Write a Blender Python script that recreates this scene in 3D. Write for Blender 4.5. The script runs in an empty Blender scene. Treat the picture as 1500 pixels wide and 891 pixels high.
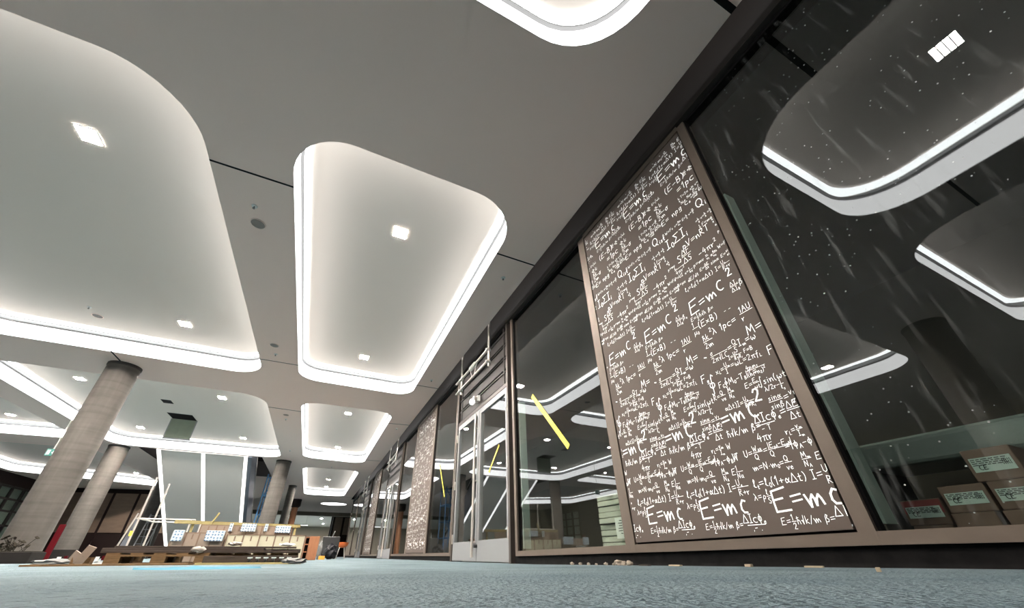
import bpy, bmesh, math, random
from mathutils import Vector, Matrix

# ------------------------------------------------------------------ camera, world, exposure
scene = bpy.context.scene
COL = scene.collection
F, CX, CY = 529.52, 729.43, 502.33          # focal length and principal point in pixels of the 1500x891 frame
YAW, PITCH, ROLL = math.radians(24.589), math.radians(30.467), math.radians(-0.199)
ZC = 0.085                                  # the camera stands almost on the floor
fwd = Vector((math.sin(YAW)*math.cos(PITCH), math.cos(YAW)*math.cos(PITCH), math.sin(PITCH)))
rgt = Vector((math.cos(YAW), -math.sin(YAW), 0))
up = rgt.cross(fwd)
r2 = math.cos(ROLL)*rgt + math.sin(ROLL)*up
u2 = -math.sin(ROLL)*rgt + math.cos(ROLL)*up
cam = bpy.data.cameras.new('camera')
cam.sensor_width = 36.0
cam.lens = 36.0*F/1500.0
cam.shift_x = (750.0-CX)/1500.0
cam.shift_y = (CY-445.5)/1500.0
cam.clip_start = 0.01
co = bpy.data.objects.new('camera', cam)
COL.objects.link(co)
M3 = Matrix((r2, u2, -fwd)).transposed()
co.matrix_world = Matrix.Translation((0, 0, ZC)) @ M3.to_4x4()
scene.camera = co
scene.cycles.caustics_reflective = False
scene.cycles.caustics_refractive = False

w = bpy.data.worlds.new('world')
scene.world = w
w.use_nodes = True
w.node_tree.nodes['Background'].inputs[0].default_value = (0.5, 0.5, 0.5, 1)
w.node_tree.nodes['Background'].inputs[1].default_value = 0.05

vs = scene.view_settings
vs.view_transform = 'Standard'
vs.look = 'None'
vs.gamma = 1.0
vs.use_curve_mapping = False
vs.exposure = 0.0

RIM_POWER = 4.2        # luminous band of the coves
STRIP_POWER = 8.0      # light strip above the band
DOWN_POWER = 5300.0      # square downlights

random.seed(7)
R = random.random
def U(a, b): return a + (b-a)*random.random()

# a pixel of the 1500x891 frame as a point on a plane of the room
def ray(px, py):
    d = r2*((px-CX)/F) - u2*((py-CY)/F) + fwd
    return d
def at_x(px, py, X):
    d = ray(px, py); k = X/d.x
    return Vector((X, d.y*k, d.z*k + ZC))
def at_y(px, py, Y):
    d = ray(px, py); k = Y/d.y
    return Vector((d.x*k, Y, d.z*k + ZC))
def at_z(px, py, Z):
    d = ray(px, py); k = (Z-ZC)/d.z
    return Vector((d.x*k, d.y*k, Z))

H = 3.46 + ZC            # height of the lower ceiling
WX = 2.2                 # face of the shopfront
def floor_z(y):          # the floor rises very gently towards the camera
    if y > 4: return 0.0
    if y < 0.4: return 0.040
    return 0.040*(4-y)/3.6
def rail_z(y):           # underside of the bronze bottom rail
    return ZC + 0.038 - 0.0125*max(0, min(y, 4.3)-0.5)

# ------------------------------------------------------------------ materials
def mat(name, col, rough=0.6, metal=0.0, spec=0.5, noise=0.0, scale=5.0, emit=None, power=0.0, bump=0.0, stretch=(1, 1, 1), detail=4.0, col2=None):
    m = bpy.data.materials.new(name); m.use_nodes = True
    nt = m.node_tree; b = nt.nodes['Principled BSDF']
    b.inputs['Base Color'].default_value = (*col, 1)
    b.inputs['Roughness'].default_value = rough
    b.inputs['Metallic'].default_value = metal
    b.inputs['Specular IOR Level'].default_value = spec
    if emit:
        b.inputs['Emission Color'].default_value = (*emit, 1)
        b.inputs['Emission Strength'].default_value = power
    if noise or bump:
        tc = nt.nodes.new('ShaderNodeTexCoord'); mp = nt.nodes.new('ShaderNodeMapping')
        mp.inputs['Scale'].default_value = stretch
        nt.links.new(tc.outputs['Object'], mp.inputs['Vector'])
        n = nt.nodes.new('ShaderNodeTexNoise')
        n.inputs['Scale'].default_value = scale; n.inputs['Detail'].default_value = detail
        n.inputs['Roughness'].default_value = 0.6
        nt.links.new(mp.outputs[0], n.inputs['Vector'])
        if noise:
            cr = nt.nodes.new('ShaderNodeValToRGB')
            a = col2 if col2 else tuple(c*(1-noise) for c in col)
            c2 = col if col2 else tuple(min(1, c*(1+noise)) for c in col)
            cr.color_ramp.elements[0].color = (*a, 1); cr.color_ramp.elements[0].position = 0.3
            cr.color_ramp.elements[1].color = (*c2, 1); cr.color_ramp.elements[1].position = 0.7
            nt.links.new(n.outputs['Fac'], cr.inputs[0])
            nt.links.new(cr.outputs[0], b.inputs['Base Color'])
        if bump:
            bp = nt.nodes.new('ShaderNodeBump'); bp.inputs['Strength'].default_value = bump
            bp.inputs['Distance'].default_value = 0.02
            nt.links.new(n.outputs['Fac'], bp.inputs['Height'])
            nt.links.new(bp.outputs[0], b.inputs['Normal'])
    return m

def emis(name, col, power):
    m = bpy.data.materials.new(name); m.use_nodes = True
    nt = m.node_tree; nt.nodes.clear()
    o = nt.nodes.new('ShaderNodeOutputMaterial'); e = nt.nodes.new('ShaderNodeEmission')
    e.inputs[0].default_value = (*col, 1); e.inputs[1].default_value = power
    nt.links.new(e.outputs[0], o.inputs[0])
    return m

def glass_mat(name, tint, dirt=0.0, ior=0.06):
    """a thin pane: mirror reflection by angle, the rest passes straight through; dust specks and wiping marks"""
    m = bpy.data.materials.new(name); m.use_nodes = True
    nt = m.node_tree; nt.nodes.clear(); N = nt.nodes.new; L = nt.links.new
    o = N('ShaderNodeOutputMaterial')
    lw = N('ShaderNodeLayerWeight'); lw.inputs['Blend'].default_value = 0.5
    pw = N('ShaderNodeMath'); pw.operation = 'POWER'; pw.inputs[1].default_value = 5.0      # Schlick, the same from both sides of the pane
    L(lw.outputs['Facing'], pw.inputs[0])
    fr = N('ShaderNodeMath'); fr.operation = 'MULTIPLY_ADD'; fr.inputs[1].default_value = 1.0-ior; fr.inputs[2].default_value = ior
    L(pw.outputs[0], fr.inputs[0])
    tr = N('ShaderNodeBsdfTransparent'); tr.inputs[0].default_value = (*tint, 1)
    gl = N('ShaderNodeBsdfGlossy'); gl.inputs['Roughness'].default_value = 0.0
    gl.inputs[0].default_value = (0.98, 0.97, 1.0, 1)
    mx = N('ShaderNodeMixShader')
    L(fr.outputs[0], mx.inputs[0]); L(tr.outputs[0], mx.inputs[1]); L(gl.outputs[0], mx.inputs[2])
    last = mx
    if dirt:
        tc = N('ShaderNodeTexCoord')
        df = N('ShaderNodeBsdfDiffuse'); df.inputs[0].default_value = (0.75, 0.75, 0.75, 1)
        vor = N('ShaderNodeTexVoronoi'); vor.inputs['Scale'].default_value = 24.0
        L(tc.outputs['Object'], vor.inputs['Vector'])
        lt = N('ShaderNodeMath'); lt.operation = 'LESS_THAN'; lt.inputs[1].default_value = 0.08
        L(vor.outputs['Distance'], lt.inputs[0])
        n1 = N('ShaderNodeTexNoise'); n1.inputs['Scale'].default_value = 2.3
        L(tc.outputs['Object'], n1.inputs['Vector'])
        g1 = N('ShaderNodeMath'); g1.operation = 'GREATER_THAN'; g1.inputs[1].default_value = 0.49
        L(n1.outputs['Fac'], g1.inputs[0])
        sp = N('ShaderNodeMath'); sp.operation = 'MULTIPLY'
        L(lt.outputs[0], sp.inputs[0]); L(g1.outputs[0], sp.inputs[1])
        mp = N('ShaderNodeMapping'); mp.inputs['Rotation'].default_value = (0.5, 0, 0); mp.inputs['Scale'].default_value = (1, 9, 0.8)
        L(tc.outputs['Object'], mp.inputs['Vector'])
        n2 = N('ShaderNodeTexNoise'); n2.inputs['Scale'].default_value = 3.0; n2.inputs['Detail'].default_value = 6
        L(mp.outputs[0], n2.inputs['Vector'])
        cr = N('ShaderNodeValToRGB'); cr.color_ramp.elements[0].position = 0.58; cr.color_ramp.elements[1].position = 0.85
        cr.color_ramp.elements[0].color = (0, 0, 0, 1); cr.color_ramp.elements[1].color = (0.12, 0.12, 0.12, 1)
        L(n2.outputs['Fac'], cr.inputs[0])
        ad = N('ShaderNodeMath'); ad.operation = 'MULTIPLY_ADD'; ad.inputs[1].default_value = 0.6
        L(sp.outputs[0], ad.inputs[0]); L(cr.outputs[0], ad.inputs[2])
        fc = N('ShaderNodeMath'); fc.operation = 'MULTIPLY'; fc.inputs[1].default_value = dirt
        L(ad.outputs[0], fc.inputs[0])
        m2 = N('ShaderNodeMixShader')
        L(fc.outputs[0], m2.inputs[0]); L(mx.outputs[0], m2.inputs[1]); L(df.outputs[0], m2.inputs[2])
        last = m2
    L(last.outputs[0], o.inputs[0])
    return m

M = {}
M['ceiling'] = mat('ceiling_paint', (0.965, 0.775, 0.695), 0.85, spec=0.2)
M['panel'] = mat('cove_panel_paint', (0.68, 0.615, 0.555), 0.8, spec=0.2)
M['rim'] = emis('luminous_band', (1.0, 0.99, 0.98), RIM_POWER)
M['strip'] = emis('light_strip', (0.97, 1.0, 1.0), STRIP_POWER)
M['down'] = emis('downlight_lens', (1.0, 0.91, 0.82), DOWN_POWER)
M['down_dim'] = emis('downlight_lens_dimmed', (1.0, 0.91, 0.82), DOWN_POWER*0.05)
M['down_far'] = emis('downlight_lens_bright', (1.0, 0.91, 0.82), DOWN_POWER*1.15)
M['profile'] = mat('aluminium_profile', (0.55, 0.56, 0.55), 0.5, 0.3)
M['slot'] = mat('dark_grey_profile', (0.26, 0.26, 0.26), 0.7, spec=0.2)
M['black'] = mat('black_gap', (0.008, 0.007, 0.007), 0.8, spec=0.1)
M['bronze'] = mat('bronze_metal', (0.118, 0.090, 0.070), 0.5, 0.3, noise=0.06, scale=8)
M['header'] = mat('dark_brown_fascia', (0.013, 0.010, 0.0085), 0.6, 0.1)
M['head_rail'] = mat('dark_bronze_rail', (0.03, 0.024, 0.021), 0.5, 0.2)
M['louvre'] = mat('dark_brown_louvre', (0.018, 0.014, 0.012), 0.6, 0.1)
M['door_frame'] = mat('dark_bronze_door_frame', (0.055, 0.043, 0.037), 0.5, 0.25)
M['sheet'] = mat('brown_panel_sheet', (0.102, 0.079, 0.066), 0.7, 0.0, spec=0.25, noise=0.05, scale=3)
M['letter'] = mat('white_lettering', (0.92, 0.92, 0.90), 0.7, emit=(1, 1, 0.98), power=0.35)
M['kick'] = mat('black_kick_plate', (0.008, 0.007, 0.007), 0.7, spec=0.12, noise=0.5, scale=14)
M['glass'] = glass_mat('shopfront_glass', (0.86, 0.90, 0.87), 0.0, 0.075)
M['glass_dirty'] = glass_mat('dusty_shopfront_glass', (0.86, 0.90, 0.87), 1.0, 0.075)
M['alu'] = mat('door_aluminium', (0.24, 0.245, 0.25), 0.5, 0.35)
M['steel'] = mat('pipe_steel', (0.62, 0.57, 0.52), 0.35, 0.6)
M['concrete'] = None
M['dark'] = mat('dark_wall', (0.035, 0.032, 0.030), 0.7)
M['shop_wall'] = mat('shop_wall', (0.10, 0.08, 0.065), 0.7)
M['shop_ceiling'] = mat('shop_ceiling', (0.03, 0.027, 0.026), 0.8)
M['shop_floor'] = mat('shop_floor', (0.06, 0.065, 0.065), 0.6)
M['return'] = mat('grey_green_board', (0.55, 0.62, 0.585), 0.8)
M['brown_wall'] = mat('brown_cladding', (0.17, 0.118, 0.085), 0.6, noise=0.12, scale=2, stretch=(1, 1, 4))
M['brown_dark'] = mat('dark_brown_cladding', (0.018, 0.010, 0.009), 0.7, spec=0.2)
M['beige'] = mat('beige_wall', (0.27, 0.235, 0.19), 0.8)
M['soffit'] = mat('stair_soffit_paint', (0.76, 0.705, 0.655), 0.75)
M['side'] = mat('stair_side_metal', (0.17, 0.18, 0.21), 0.45, 0.5)
M['blue'] = mat('blue_steel', (0.09, 0.22, 0.42), 0.5, 0.2)
M['wood'] = mat('pale_timber', (0.13, 0.078, 0.038), 0.8, spec=0.1, noise=0.25, scale=6, stretch=(2, 14, 14))
M['yellow'] = mat('yellow_timber', (0.36, 0.30, 0.14), 0.8, spec=0.1, noise=0.15, scale=6)
M['board'] = mat('dark_brown_board', (0.05, 0.038, 0.031), 0.7, spec=0.15, noise=0.3, scale=5, stretch=(1, 10, 10))
M['crate_cream'] = mat('cream_carton', (0.43, 0.40, 0.29), 0.7, noise=0.08, scale=4)
M['crate_tan'] = mat('tan_carton', (0.25, 0.19, 0.145), 0.7, noise=0.1, scale=4)
M['edge'] = mat('carton_edge_brown', (0.17, 0.11, 0.075), 0.7)
M['white'] = mat('white_plastic', (0.75, 0.75, 0.73), 0.5)
M['cloth'] = mat('white_cloth', (0.36, 0.33, 0.30), 0.9, spec=0.1)
M['cabinet'] = mat('orange_brown_wood', (0.33, 0.135, 0.06), 0.5, noise=0.15, scale=5, stretch=(8, 8, 1))
M['orange'] = mat('orange_plastic', (0.85, 0.20, 0.05), 0.5)
M['orange_box'] = mat('orange_carton', (0.75, 0.33, 0.04), 0.6)
M['bag'] = mat('dark_plastic_bag', (0.015, 0.015, 0.018), 0.5, spec=0.2, noise=0.5, scale=9)
M['bag_clear'] = mat('pale_plastic_bag', (0.16, 0.16, 0.155), 0.7, spec=0.15)
M['red'] = mat('red_board', (0.06, 0.004, 0.006), 0.8, spec=0.05)
M['cyan'] = mat('cyan_plastic_sheet', (0.05, 0.165, 0.225), 0.9, spec=0.05)
M['tape'] = mat('yellow_tape', (0.80, 0.66, 0.05), 0.5)
M['carton_brown'] = mat('brown_carton', (0.21, 0.13, 0.10), 0.7, noise=0.1, scale=7)
M['carton_red'] = mat('red_carton_band', (0.30, 0.06, 0.06), 0.7)
M['label'] = mat('pale_label', (0.62, 0.74, 0.70), 0.6)
M['ink'] = mat('black_ink', (0.03, 0.03, 0.03), 0.6)
M['foil'] = mat('foil_wrap', (0.45, 0.50, 0.49), 0.3, 0.3, bump=0.4, scale=7)
M['stack'] = mat('cream_board_stack', (0.50, 0.49, 0.43), 0.7)
M['stone'] = mat('rubble', (0.30, 0.25, 0.20), 0.9, noise=0.3, scale=20)
M['chip'] = mat('wood_chip', (0.48, 0.38, 0.26), 0.8)
M['plant'] = mat('dry_plant', (0.022, 0.019, 0.014), 0.9, spec=0.05)
M['planter'] = mat('dark_planter', (0.016, 0.014, 0.013), 0.8, spec=0.1)
M['green_hatch'] = mat('green_grey_hatch', (0.17, 0.20, 0.15), 0.6, noise=0.1, scale=4)
M['exit'] = mat('exit_sign_green', (0.05, 0.18, 0.16), 0.5, emit=(0.1, 0.5, 0.42), power=0.05)
M['grey_disc'] = mat('grey_disc', (0.16, 0.14, 0.13), 0.7)
M['lamp_glass'] = mat('lamp_glass', (0.9, 0.9, 0.9), 0.3, emit=(1, 1, 1), power=2.0)
M['handle_black'] = mat('black_lock', (0.02, 0.02, 0.02), 0.4)

def wrap_mat():
    m = mat('blue_patterned_wrap', (0.60, 0.70, 0.78), 0.5)
    nt = m.node_tree; b = nt.nodes['Principled BSDF']; N = nt.nodes.new; L = nt.links.new
    tc = N('ShaderNodeTexCoord'); v = N('ShaderNodeTexVoronoi'); v.voronoi_dimensions = '2D'; v.inputs['Scale'].default_value = 21; v.inputs['Randomness'].default_value = 0.3
    sx = N('ShaderNodeSeparateXYZ'); cb = N('ShaderNodeCombineXYZ'); L(tc.outputs['Object'], sx.inputs[0]); L(sx.outputs[0], cb.inputs[0]); L(sx.outputs[2], cb.inputs[1])
    L(cb.outputs[0], v.inputs['Vector'])
    cr = N('ShaderNodeValToRGB'); e = cr.color_ramp.elements
    e[0].color = (0.10, 0.17, 0.28, 1); e[0].position = 0.20; e[1].color = (0.46, 0.54, 0.60, 1); e[1].position = 0.36
    L(v.outputs['Distance'], cr.inputs[0]); L(cr.outputs[0], b.inputs['Base Color'])
    return m
M['wrap'] = wrap_mat()

def concrete_mat():
    """fair-faced concrete: horizontal board marks, pale vertical runs, pores"""
    m = mat('column_concrete', (0.36, 0.33, 0.29), 0.75)
    nt = m.node_tree; b = nt.nodes['Principled BSDF']; N = nt.nodes.new; L = nt.links.new
    tc = N('ShaderNodeTexCoord')
    def noise(sc, scale, det=5):
        mp = N('ShaderNodeMapping'); mp.inputs['Scale'].default_value = sc
        L(tc.outputs['Object'], mp.inputs['Vector'])
        n = N('ShaderNodeTexNoise'); n.inputs['Scale'].default_value = scale; n.inputs['Detail'].default_value = det
        L(mp.outputs[0], n.inputs['Vector']); return n
    def ramp(n, a, c, p, q):
        r = N('ShaderNodeValToRGB'); e = r.color_ramp.elements
        e[0].color = (*a, 1); e[1].color = (*c, 1); e[0].position = p; e[1].position = q
        L(n.outputs['Fac'], r.inputs[0]); return r
    base = ramp(noise((1, 1, 1), 3.0), (0.066, 0.059, 0.051), (0.100, 0.090, 0.080), 0.3, 0.7)
    band = ramp(noise((0.6, 0.6, 9), 2.2), (0.78, 0.77, 0.76), (1.0, 1.0, 1.0), 0.36, 0.56)
    runs = ramp(noise((9, 9, 0.5), 2.0), (0.86, 0.85, 0.84), (1.0, 1.0, 1.0), 0.45, 0.7)
    m1 = N('ShaderNodeMix'); m1.data_type = 'RGBA'; m1.blend_type = 'MULTIPLY'; m1.inputs[0].default_value = 0.8
    L(base.outputs[0], m1.inputs[6]); L(band.outputs[0], m1.inputs[7])
    m2 = N('ShaderNodeMix'); m2.data_type = 'RGBA'; m2.blend_type = 'MULTIPLY'; m2.inputs[0].default_value = 1.0
    L(m1.outputs[2], m2.inputs[6]); L(runs.outputs[0], m2.inputs[7])
    L(m2.outputs[2], b.inputs['Base Color'])
    return m
M['concrete'] = concrete_mat()

def floor_mat():
    m = mat('floor_screed', (0.20, 0.27, 0.29), 0.8, spec=0.08)
    nt = m.node_tree; b = nt.nodes['Principled BSDF']; N = nt.nodes.new; L = nt.links.new
    tc = N('ShaderNodeTexCoord')
    n = N('ShaderNodeTexNoise'); n.inputs['Scale'].default_value = 1.6; n.inputs['Detail'].default_value = 8; n.inputs['Roughness'].default_value = 0.65
    L(tc.outputs['Object'], n.inputs['Vector'])
    cr = N('ShaderNodeValToRGB'); e = cr.color_ramp.elements
    e[0].color = (0.13, 0.185, 0.21, 1); e[0].position = 0.3; e[1].color = (0.245, 0.32, 0.35, 1); e[1].position = 0.72
    L(n.outputs['Fac'], cr.inputs[0])
    v = N('ShaderNodeTexNoise'); v.inputs['Scale'].default_value = 34; v.inputs['Detail'].default_value = 3
    L(tc.outputs['Object'], v.inputs['Vector'])
    c2 = N('ShaderNodeValToRGB'); e = c2.color_ramp.elements
    e[0].color = (0.45, 0.45, 0.45, 1); e[0].position = 0.30; e[1].color = (1, 1, 1, 1); e[1].position = 0.42
    L(v.outputs['Fac'], c2.inputs[0])
    mm = N('ShaderNodeMix'); mm.data_type = 'RGBA'; mm.blend_type = 'MULTIPLY'; mm.inputs[0].default_value = 0.7
    L(cr.outputs[0], mm.inputs[6]); L(c2.outputs[0], mm.inputs[7]); L(mm.outputs[2], b.inputs['Base Color'])
    bp = N('ShaderNodeBump'); bp.inputs['Strength'].default_value = 1.0; bp.inputs['Distance'].default_value = 0.045
    g = N('ShaderNodeTexNoise'); g.inputs['Scale'].default_value = 95; g.inputs['Detail'].default_value = 3
    L(tc.outputs['Object'], g.inputs['Vector']); L(g.outputs['Fac'], bp.inputs['Height']); L(bp.outputs[0], b.inputs['Normal'])
    return m
M['floor'] = floor_mat()

# ------------------------------------------------------------------ mesh building
class MB:
    def __init__(s): s.v = []; s.f = []
    def add(s, vs, fs):
        n = len(s.v); s.v += [Vector(v) for v in vs]; s.f += [[i+n for i in f] for f in fs]; return s
    def box(s, a, b):
        x0, y0, z0 = a; x1, y1, z1 = b
        return s.hexa([(x0, y0, z0), (x1, y0, z0), (x1, y1, z0), (x0, y1, z0)], [(x0, y0, z1), (x1, y0, z1), (x1, y1, z1), (x0, y1, z1)])
    def hexa(s, lo, hi):
        return s.add(list(lo)+list(hi), [(3, 2, 1, 0), (4, 5, 6, 7), (0, 1, 5, 4), (1, 2, 6, 5), (2, 3, 7, 6), (3, 0, 4, 7)])
    def obox(s, c, size, rz=0, rx=0, ry=0):
        m = Matrix.Rotation(rz, 3, 'Z') @ Matrix.Rotation(ry, 3, 'Y') @ Matrix.Rotation(rx, 3, 'X')
        c = Vector(c); h = Vector(size)/2
        P = lambda x, y, z: c + m @ Vector((x*h.x, y*h.y, z*h.z))
        return s.hexa([P(-1, -1, -1), P(1, -1, -1), P(1, 1, -1), P(-1, 1, -1)], [P(-1, -1, 1), P(1, -1, 1), P(1, 1, 1), P(-1, 1, 1)])
    def tube(s, a, b, r, n=12, r1=None):
        a = Vector(a); b = Vector(b); r1 = r if r1 is None else r1
        d = (b-a).normalized(); t = Vector((0, 0, 1)) if abs(d.z) < 0.9 else Vector((1, 0, 0))
        x = d.cross(t).normalized(); y = d.cross(x)
        vs = [a + (x*math.cos(k*2*math.pi/n)+y*math.sin(k*2*math.pi/n))*r for k in range(n)]
        vs += [b + (x*math.cos(k*2*math.pi/n)+y*math.sin(k*2*math.pi/n))*r1 for k in range(n)]
        fs = [(k, (k+1) % n, n+(k+1) % n, n+k) for k in range(n)] + [tuple(range(n))[::-1], tuple(range(n, 2*n))]
        return s.add(vs, fs)
    def path(s, pts, r, n=8):
        for a, b in zip(pts[:-1], pts[1:]): s.tube(a, b, r, n)
        return s
    def lathe(s, prof, c, n=32):
        c = Vector(c); k = len(prof); vs = []
        for i in range(n):
            a = i*2*math.pi/n
            vs += [c + Vector((r*math.cos(a), r*math.sin(a), z)) for r, z in prof]
        fs = [(i*k+j, ((i+1) % n)*k+j, ((i+1) % n)*k+j+1, i*k+j+1) for i in range(n) for j in range(k-1)]
        return s.add(vs, fs)
    def prism(s, poly, z0, z1):
        n = len(poly)
        vs = [(x, y, z0) for x, y in poly] + [(x, y, z1) for x, y in poly]
        return s.add(vs, [tuple(range(n))[::-1], tuple(range(n, 2*n))] + [(i, (i+1) % n, n+(i+1) % n, n+i) for i in range(n)])
    def ring(s, outer, inner, z0, z1):
        """wall between two outlines of equally many points"""
        n = len(outer)
        vs = [(x, y, z0) for x, y in outer] + [(x, y, z1) for x, y in outer] + [(x, y, z0) for x, y in inner] + [(x, y, z1) for x, y in inner]
        fs = []
        for i in range(n):
            j = (i+1) % n
            fs += [(i, j, n+j, n+i), (2*n+j, 2*n+i, 3*n+i, 3*n+j), (j, i, 2*n+i, 2*n+j), (n+i, n+j, 3*n+j, 3*n+i)]
        return s.add(vs, fs)
    def blob(s, c, size, seed=0, n=2, rough=0.25):
        bm = bmesh.new(); bmesh.ops.create_icosphere(bm, subdivisions=n, radius=1)
        rnd = random.Random(seed)
        off = len(s.v)
        for v in bm.verts:
            k = 1 + rnd.uniform(-rough, rough)
            s.v.append(Vector(c) + Vector((v.co.x*size[0]*k, v.co.y*size[1]*k, v.co.z*size[2]*k)))
        s.f += [[v.index+off for v in f.verts] for f in bm.faces]
        bm.free(); return s
    def build(s, name, m, parent=None, smooth=False, origin=None, bevel=0):
        me = bpy.data.meshes.new(name)
        o = bpy.data.objects.new(name, me)
        if parent is not None:
            org = Vector((0, 0, 0)); p = parent
            while p is not None: org += p.location; p = p.parent
        elif origin is not None: org = Vector(origin)
        else:
            xs = [v.x for v in s.v]; ys = [v.y for v in s.v]; zs = [v.z for v in s.v]
            org = Vector(((min(xs)+max(xs))/2, (min(ys)+max(ys))/2, min(zs)))
        me.from_pydata([v-org for v in s.v], [], s.f); me.update()
        bm = bmesh.new(); bm.from_mesh(me); bmesh.ops.recalc_face_normals(bm, faces=bm.faces); bm.to_mesh(me); bm.free()
        if smooth:
            me.polygons.foreach_set('use_smooth', [True]*len(me.polygons))
            try: me.set_sharp_from_angle(angle=math.radians(40))
            except Exception: pass
        me.materials.append(m)
        COL.objects.link(o)
        if parent is not None: o.parent = parent
        else: o.location = org
        if bevel:
            b = o.modifiers.new('bevel', 'BEVEL'); b.width = bevel; b.segments = 2; b.limit_method = 'ANGLE'
        return o

def tag(o, label=None, cat=None, group=None, kind=None):
    if label: o['label'] = label
    if cat: o['category'] = cat
    if group: o['group'] = group
    if kind: o['kind'] = kind
    return o
def thing(name, loc, label, cat, group=None):
    o = bpy.data.objects.new(name, None); COL.objects.link(o)
    o.location = loc; o.empty_display_size = 0.1
    return tag(o, label, cat, group)
def struct(name, mb, m, parent=None, label=None, **k):
    o = mb.build(name, m, parent, **k)
    if parent is None: tag(o, label, None, None, 'structure')
    return o
def struct_root(name, loc, label):
    o = bpy.data.objects.new(name, None); COL.objects.link(o); o.location = loc
    return tag(o, label, None, None, 'structure')

def rrect(c, r, n=10):
    """outline of a quad (counter-clockwise corners) with rounded corners"""
    pts = []; k = len(c)
    for i in range(k):
        p = Vector(c[i]).to_2d(); a = (Vector(c[i-1]).to_2d()-p).normalized(); b = (Vector(c[(i+1) % k]).to_2d()-p).normalized()
        ang = math.acos(max(-1, min(1, a.dot(b)))); rr = r[i] if isinstance(r, (list, tuple)) else r
        d = rr/math.tan(ang/2); cen = p + (a+b).normalized()*(rr/math.sin(ang/2))
        s = p+a*d-cen; e = p+b*d-cen
        t0 = math.atan2(s.y, s.x); t1 = math.atan2(e.y, e.x)
        while t1 < t0: t1 += 2*math.pi
        if t1-t0 > math.pi: t1 -= 2*math.pi
        for q in range(n+1):
            t = t0+(t1-t0)*q/n
            pts.append((cen.x+rr*math.cos(t), cen.y+rr*math.sin(t)))
    return pts
def offset(poly, d):
    n = len(poly); out = []
    for i in range(n):
        a = Vector(poly[i-1]); p = Vector(poly[i]); b = Vector(poly[(i+1) % n])
        e1 = (p-a).normalized(); e2 = (b-p).normalized()
        n1 = Vector((e1.y, -e1.x)); n2 = Vector((e2.y, -e2.x)); q = (n1+n2).normalized()
        out.append(tuple(p+q*(d/max(0.3, q.dot(n1)))))
    return out

# ------------------------------------------------------------------ floor
mb = MB(); ys = [-9, -2, 0.4, 1.0, 1.6, 2.2, 2.8, 3.4, 4.0, 8, 20, 46, 70]
xs = [-14.2, -6, -2, 0, 1.2, 2.26]
for y in ys:
    for x in xs: mb.v.append(Vector((x, y, floor_z(y))))
n = len(xs)
for j in range(len(ys)-1):
    for i in range(n-1): mb.f.append([j*n+i, j*n+i+1, (j+1)*n+i+1, (j+1)*n+i])
struct('floor', mb, M['floor'], label='blue-grey dusty screed floor', origin=(0, 0, 0), smooth=True)

# ------------------------------------------------------------------ light coves and the ceiling round them
def quad(x0, x1, y0, y1): return [(x0, y0), (x1, y0), (x1, y1), (x0, y1)]
COVES = [   # corners, corner radius, label
    (quad(-0.97, 1.43, -5.3, 0.965), 0.62, 'rounded ceiling light cove cut off by the top edge of the picture, nearest of the shopfront row'),
    (quad(-6.30, -1.74, -5.3, 0.98), 0.60, 'wide ceiling light cove beside the nearest narrow one, seen mirrored in the large pane'),
    ([(-0.955, 2.46), (1.45, 2.46), (1.525, 8.66), (-1.00, 8.62)], [0.58, 0.58, 0.42, 0.42], 'large glowing tapered ceiling light cove in the middle of the ceiling beside the equation panel'),
    ([(-6.35, 2.45), (-1.735, 2.45), (-1.70, 8.80), (-6.35, 8.72)], 0.60, 'widest ceiling light cove at the left edge, in front of the nearest column'),
    ([(-0.97, 10.15), (1.41, 10.1), (1.40, 17.2), (-0.98, 16.9)], 0.50, 'second complete narrow ceiling light cove from the camera in the shopfront row'),
    ([(-7.10, 10.15), (-1.78, 10.15), (-1.78, 17.44), (-7.10, 17.44)], 0.60, 'wide ceiling light cove behind the nearest column, with the open hatch in it'),
    ([(-1.00, 18.9), (1.44, 18.9), (1.44, 28.2), (-1.00, 28.2)], 0.60, 'farthest narrow ceiling light cove of the shopfront row, above the far doors'),
    ([(-13.0, 10.15), (-7.85, 10.15), (-7.78, 17.05), (-13.0, 17.3)], 0.60, 'ceiling light cove at the far left, left of the nearest column'),
    ([(-13.3, 18.6), (-8.05, 18.6), (-8.05, 28.2), (-13.3, 25.3)], 0.40, 'farthest left ceiling light cove, in front of the brown back wall'),
]
holes = []
for c, r, lab in COVES:
    out = rrect(c, r)
    holes.append(out)
    cx = sum(p[0] for p in c)/4; cy = sum(p[1] for p in c)/4
    t = thing('ceiling_light_cove', (cx, cy, H), lab, 'ceiling light')
    o1 = offset(out, 0.02)
    MB().ring(o1, out, H+0.001, H+0.27).build('luminous_band', M['rim'], t, smooth=True)
    MB().ring(o1, offset(out, -0.03), H+0.27, H+0.295).build('profile', M['slot'], t, smooth=True)
    MB().ring(offset(out, 0.09), offset(out, 0.07), H+0.30, H+0.40).build('gap_liner', M['slot'], t)
    MB().ring(offset(out, 0.055), offset(out, -0.065), H+0.402, H+0.416).build('light_strip', M['strip'], t, smooth=True)
    MB().prism(offset(out, 0.10), H+0.425, H+0.455).build('panel', M['panel'], t)

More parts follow.
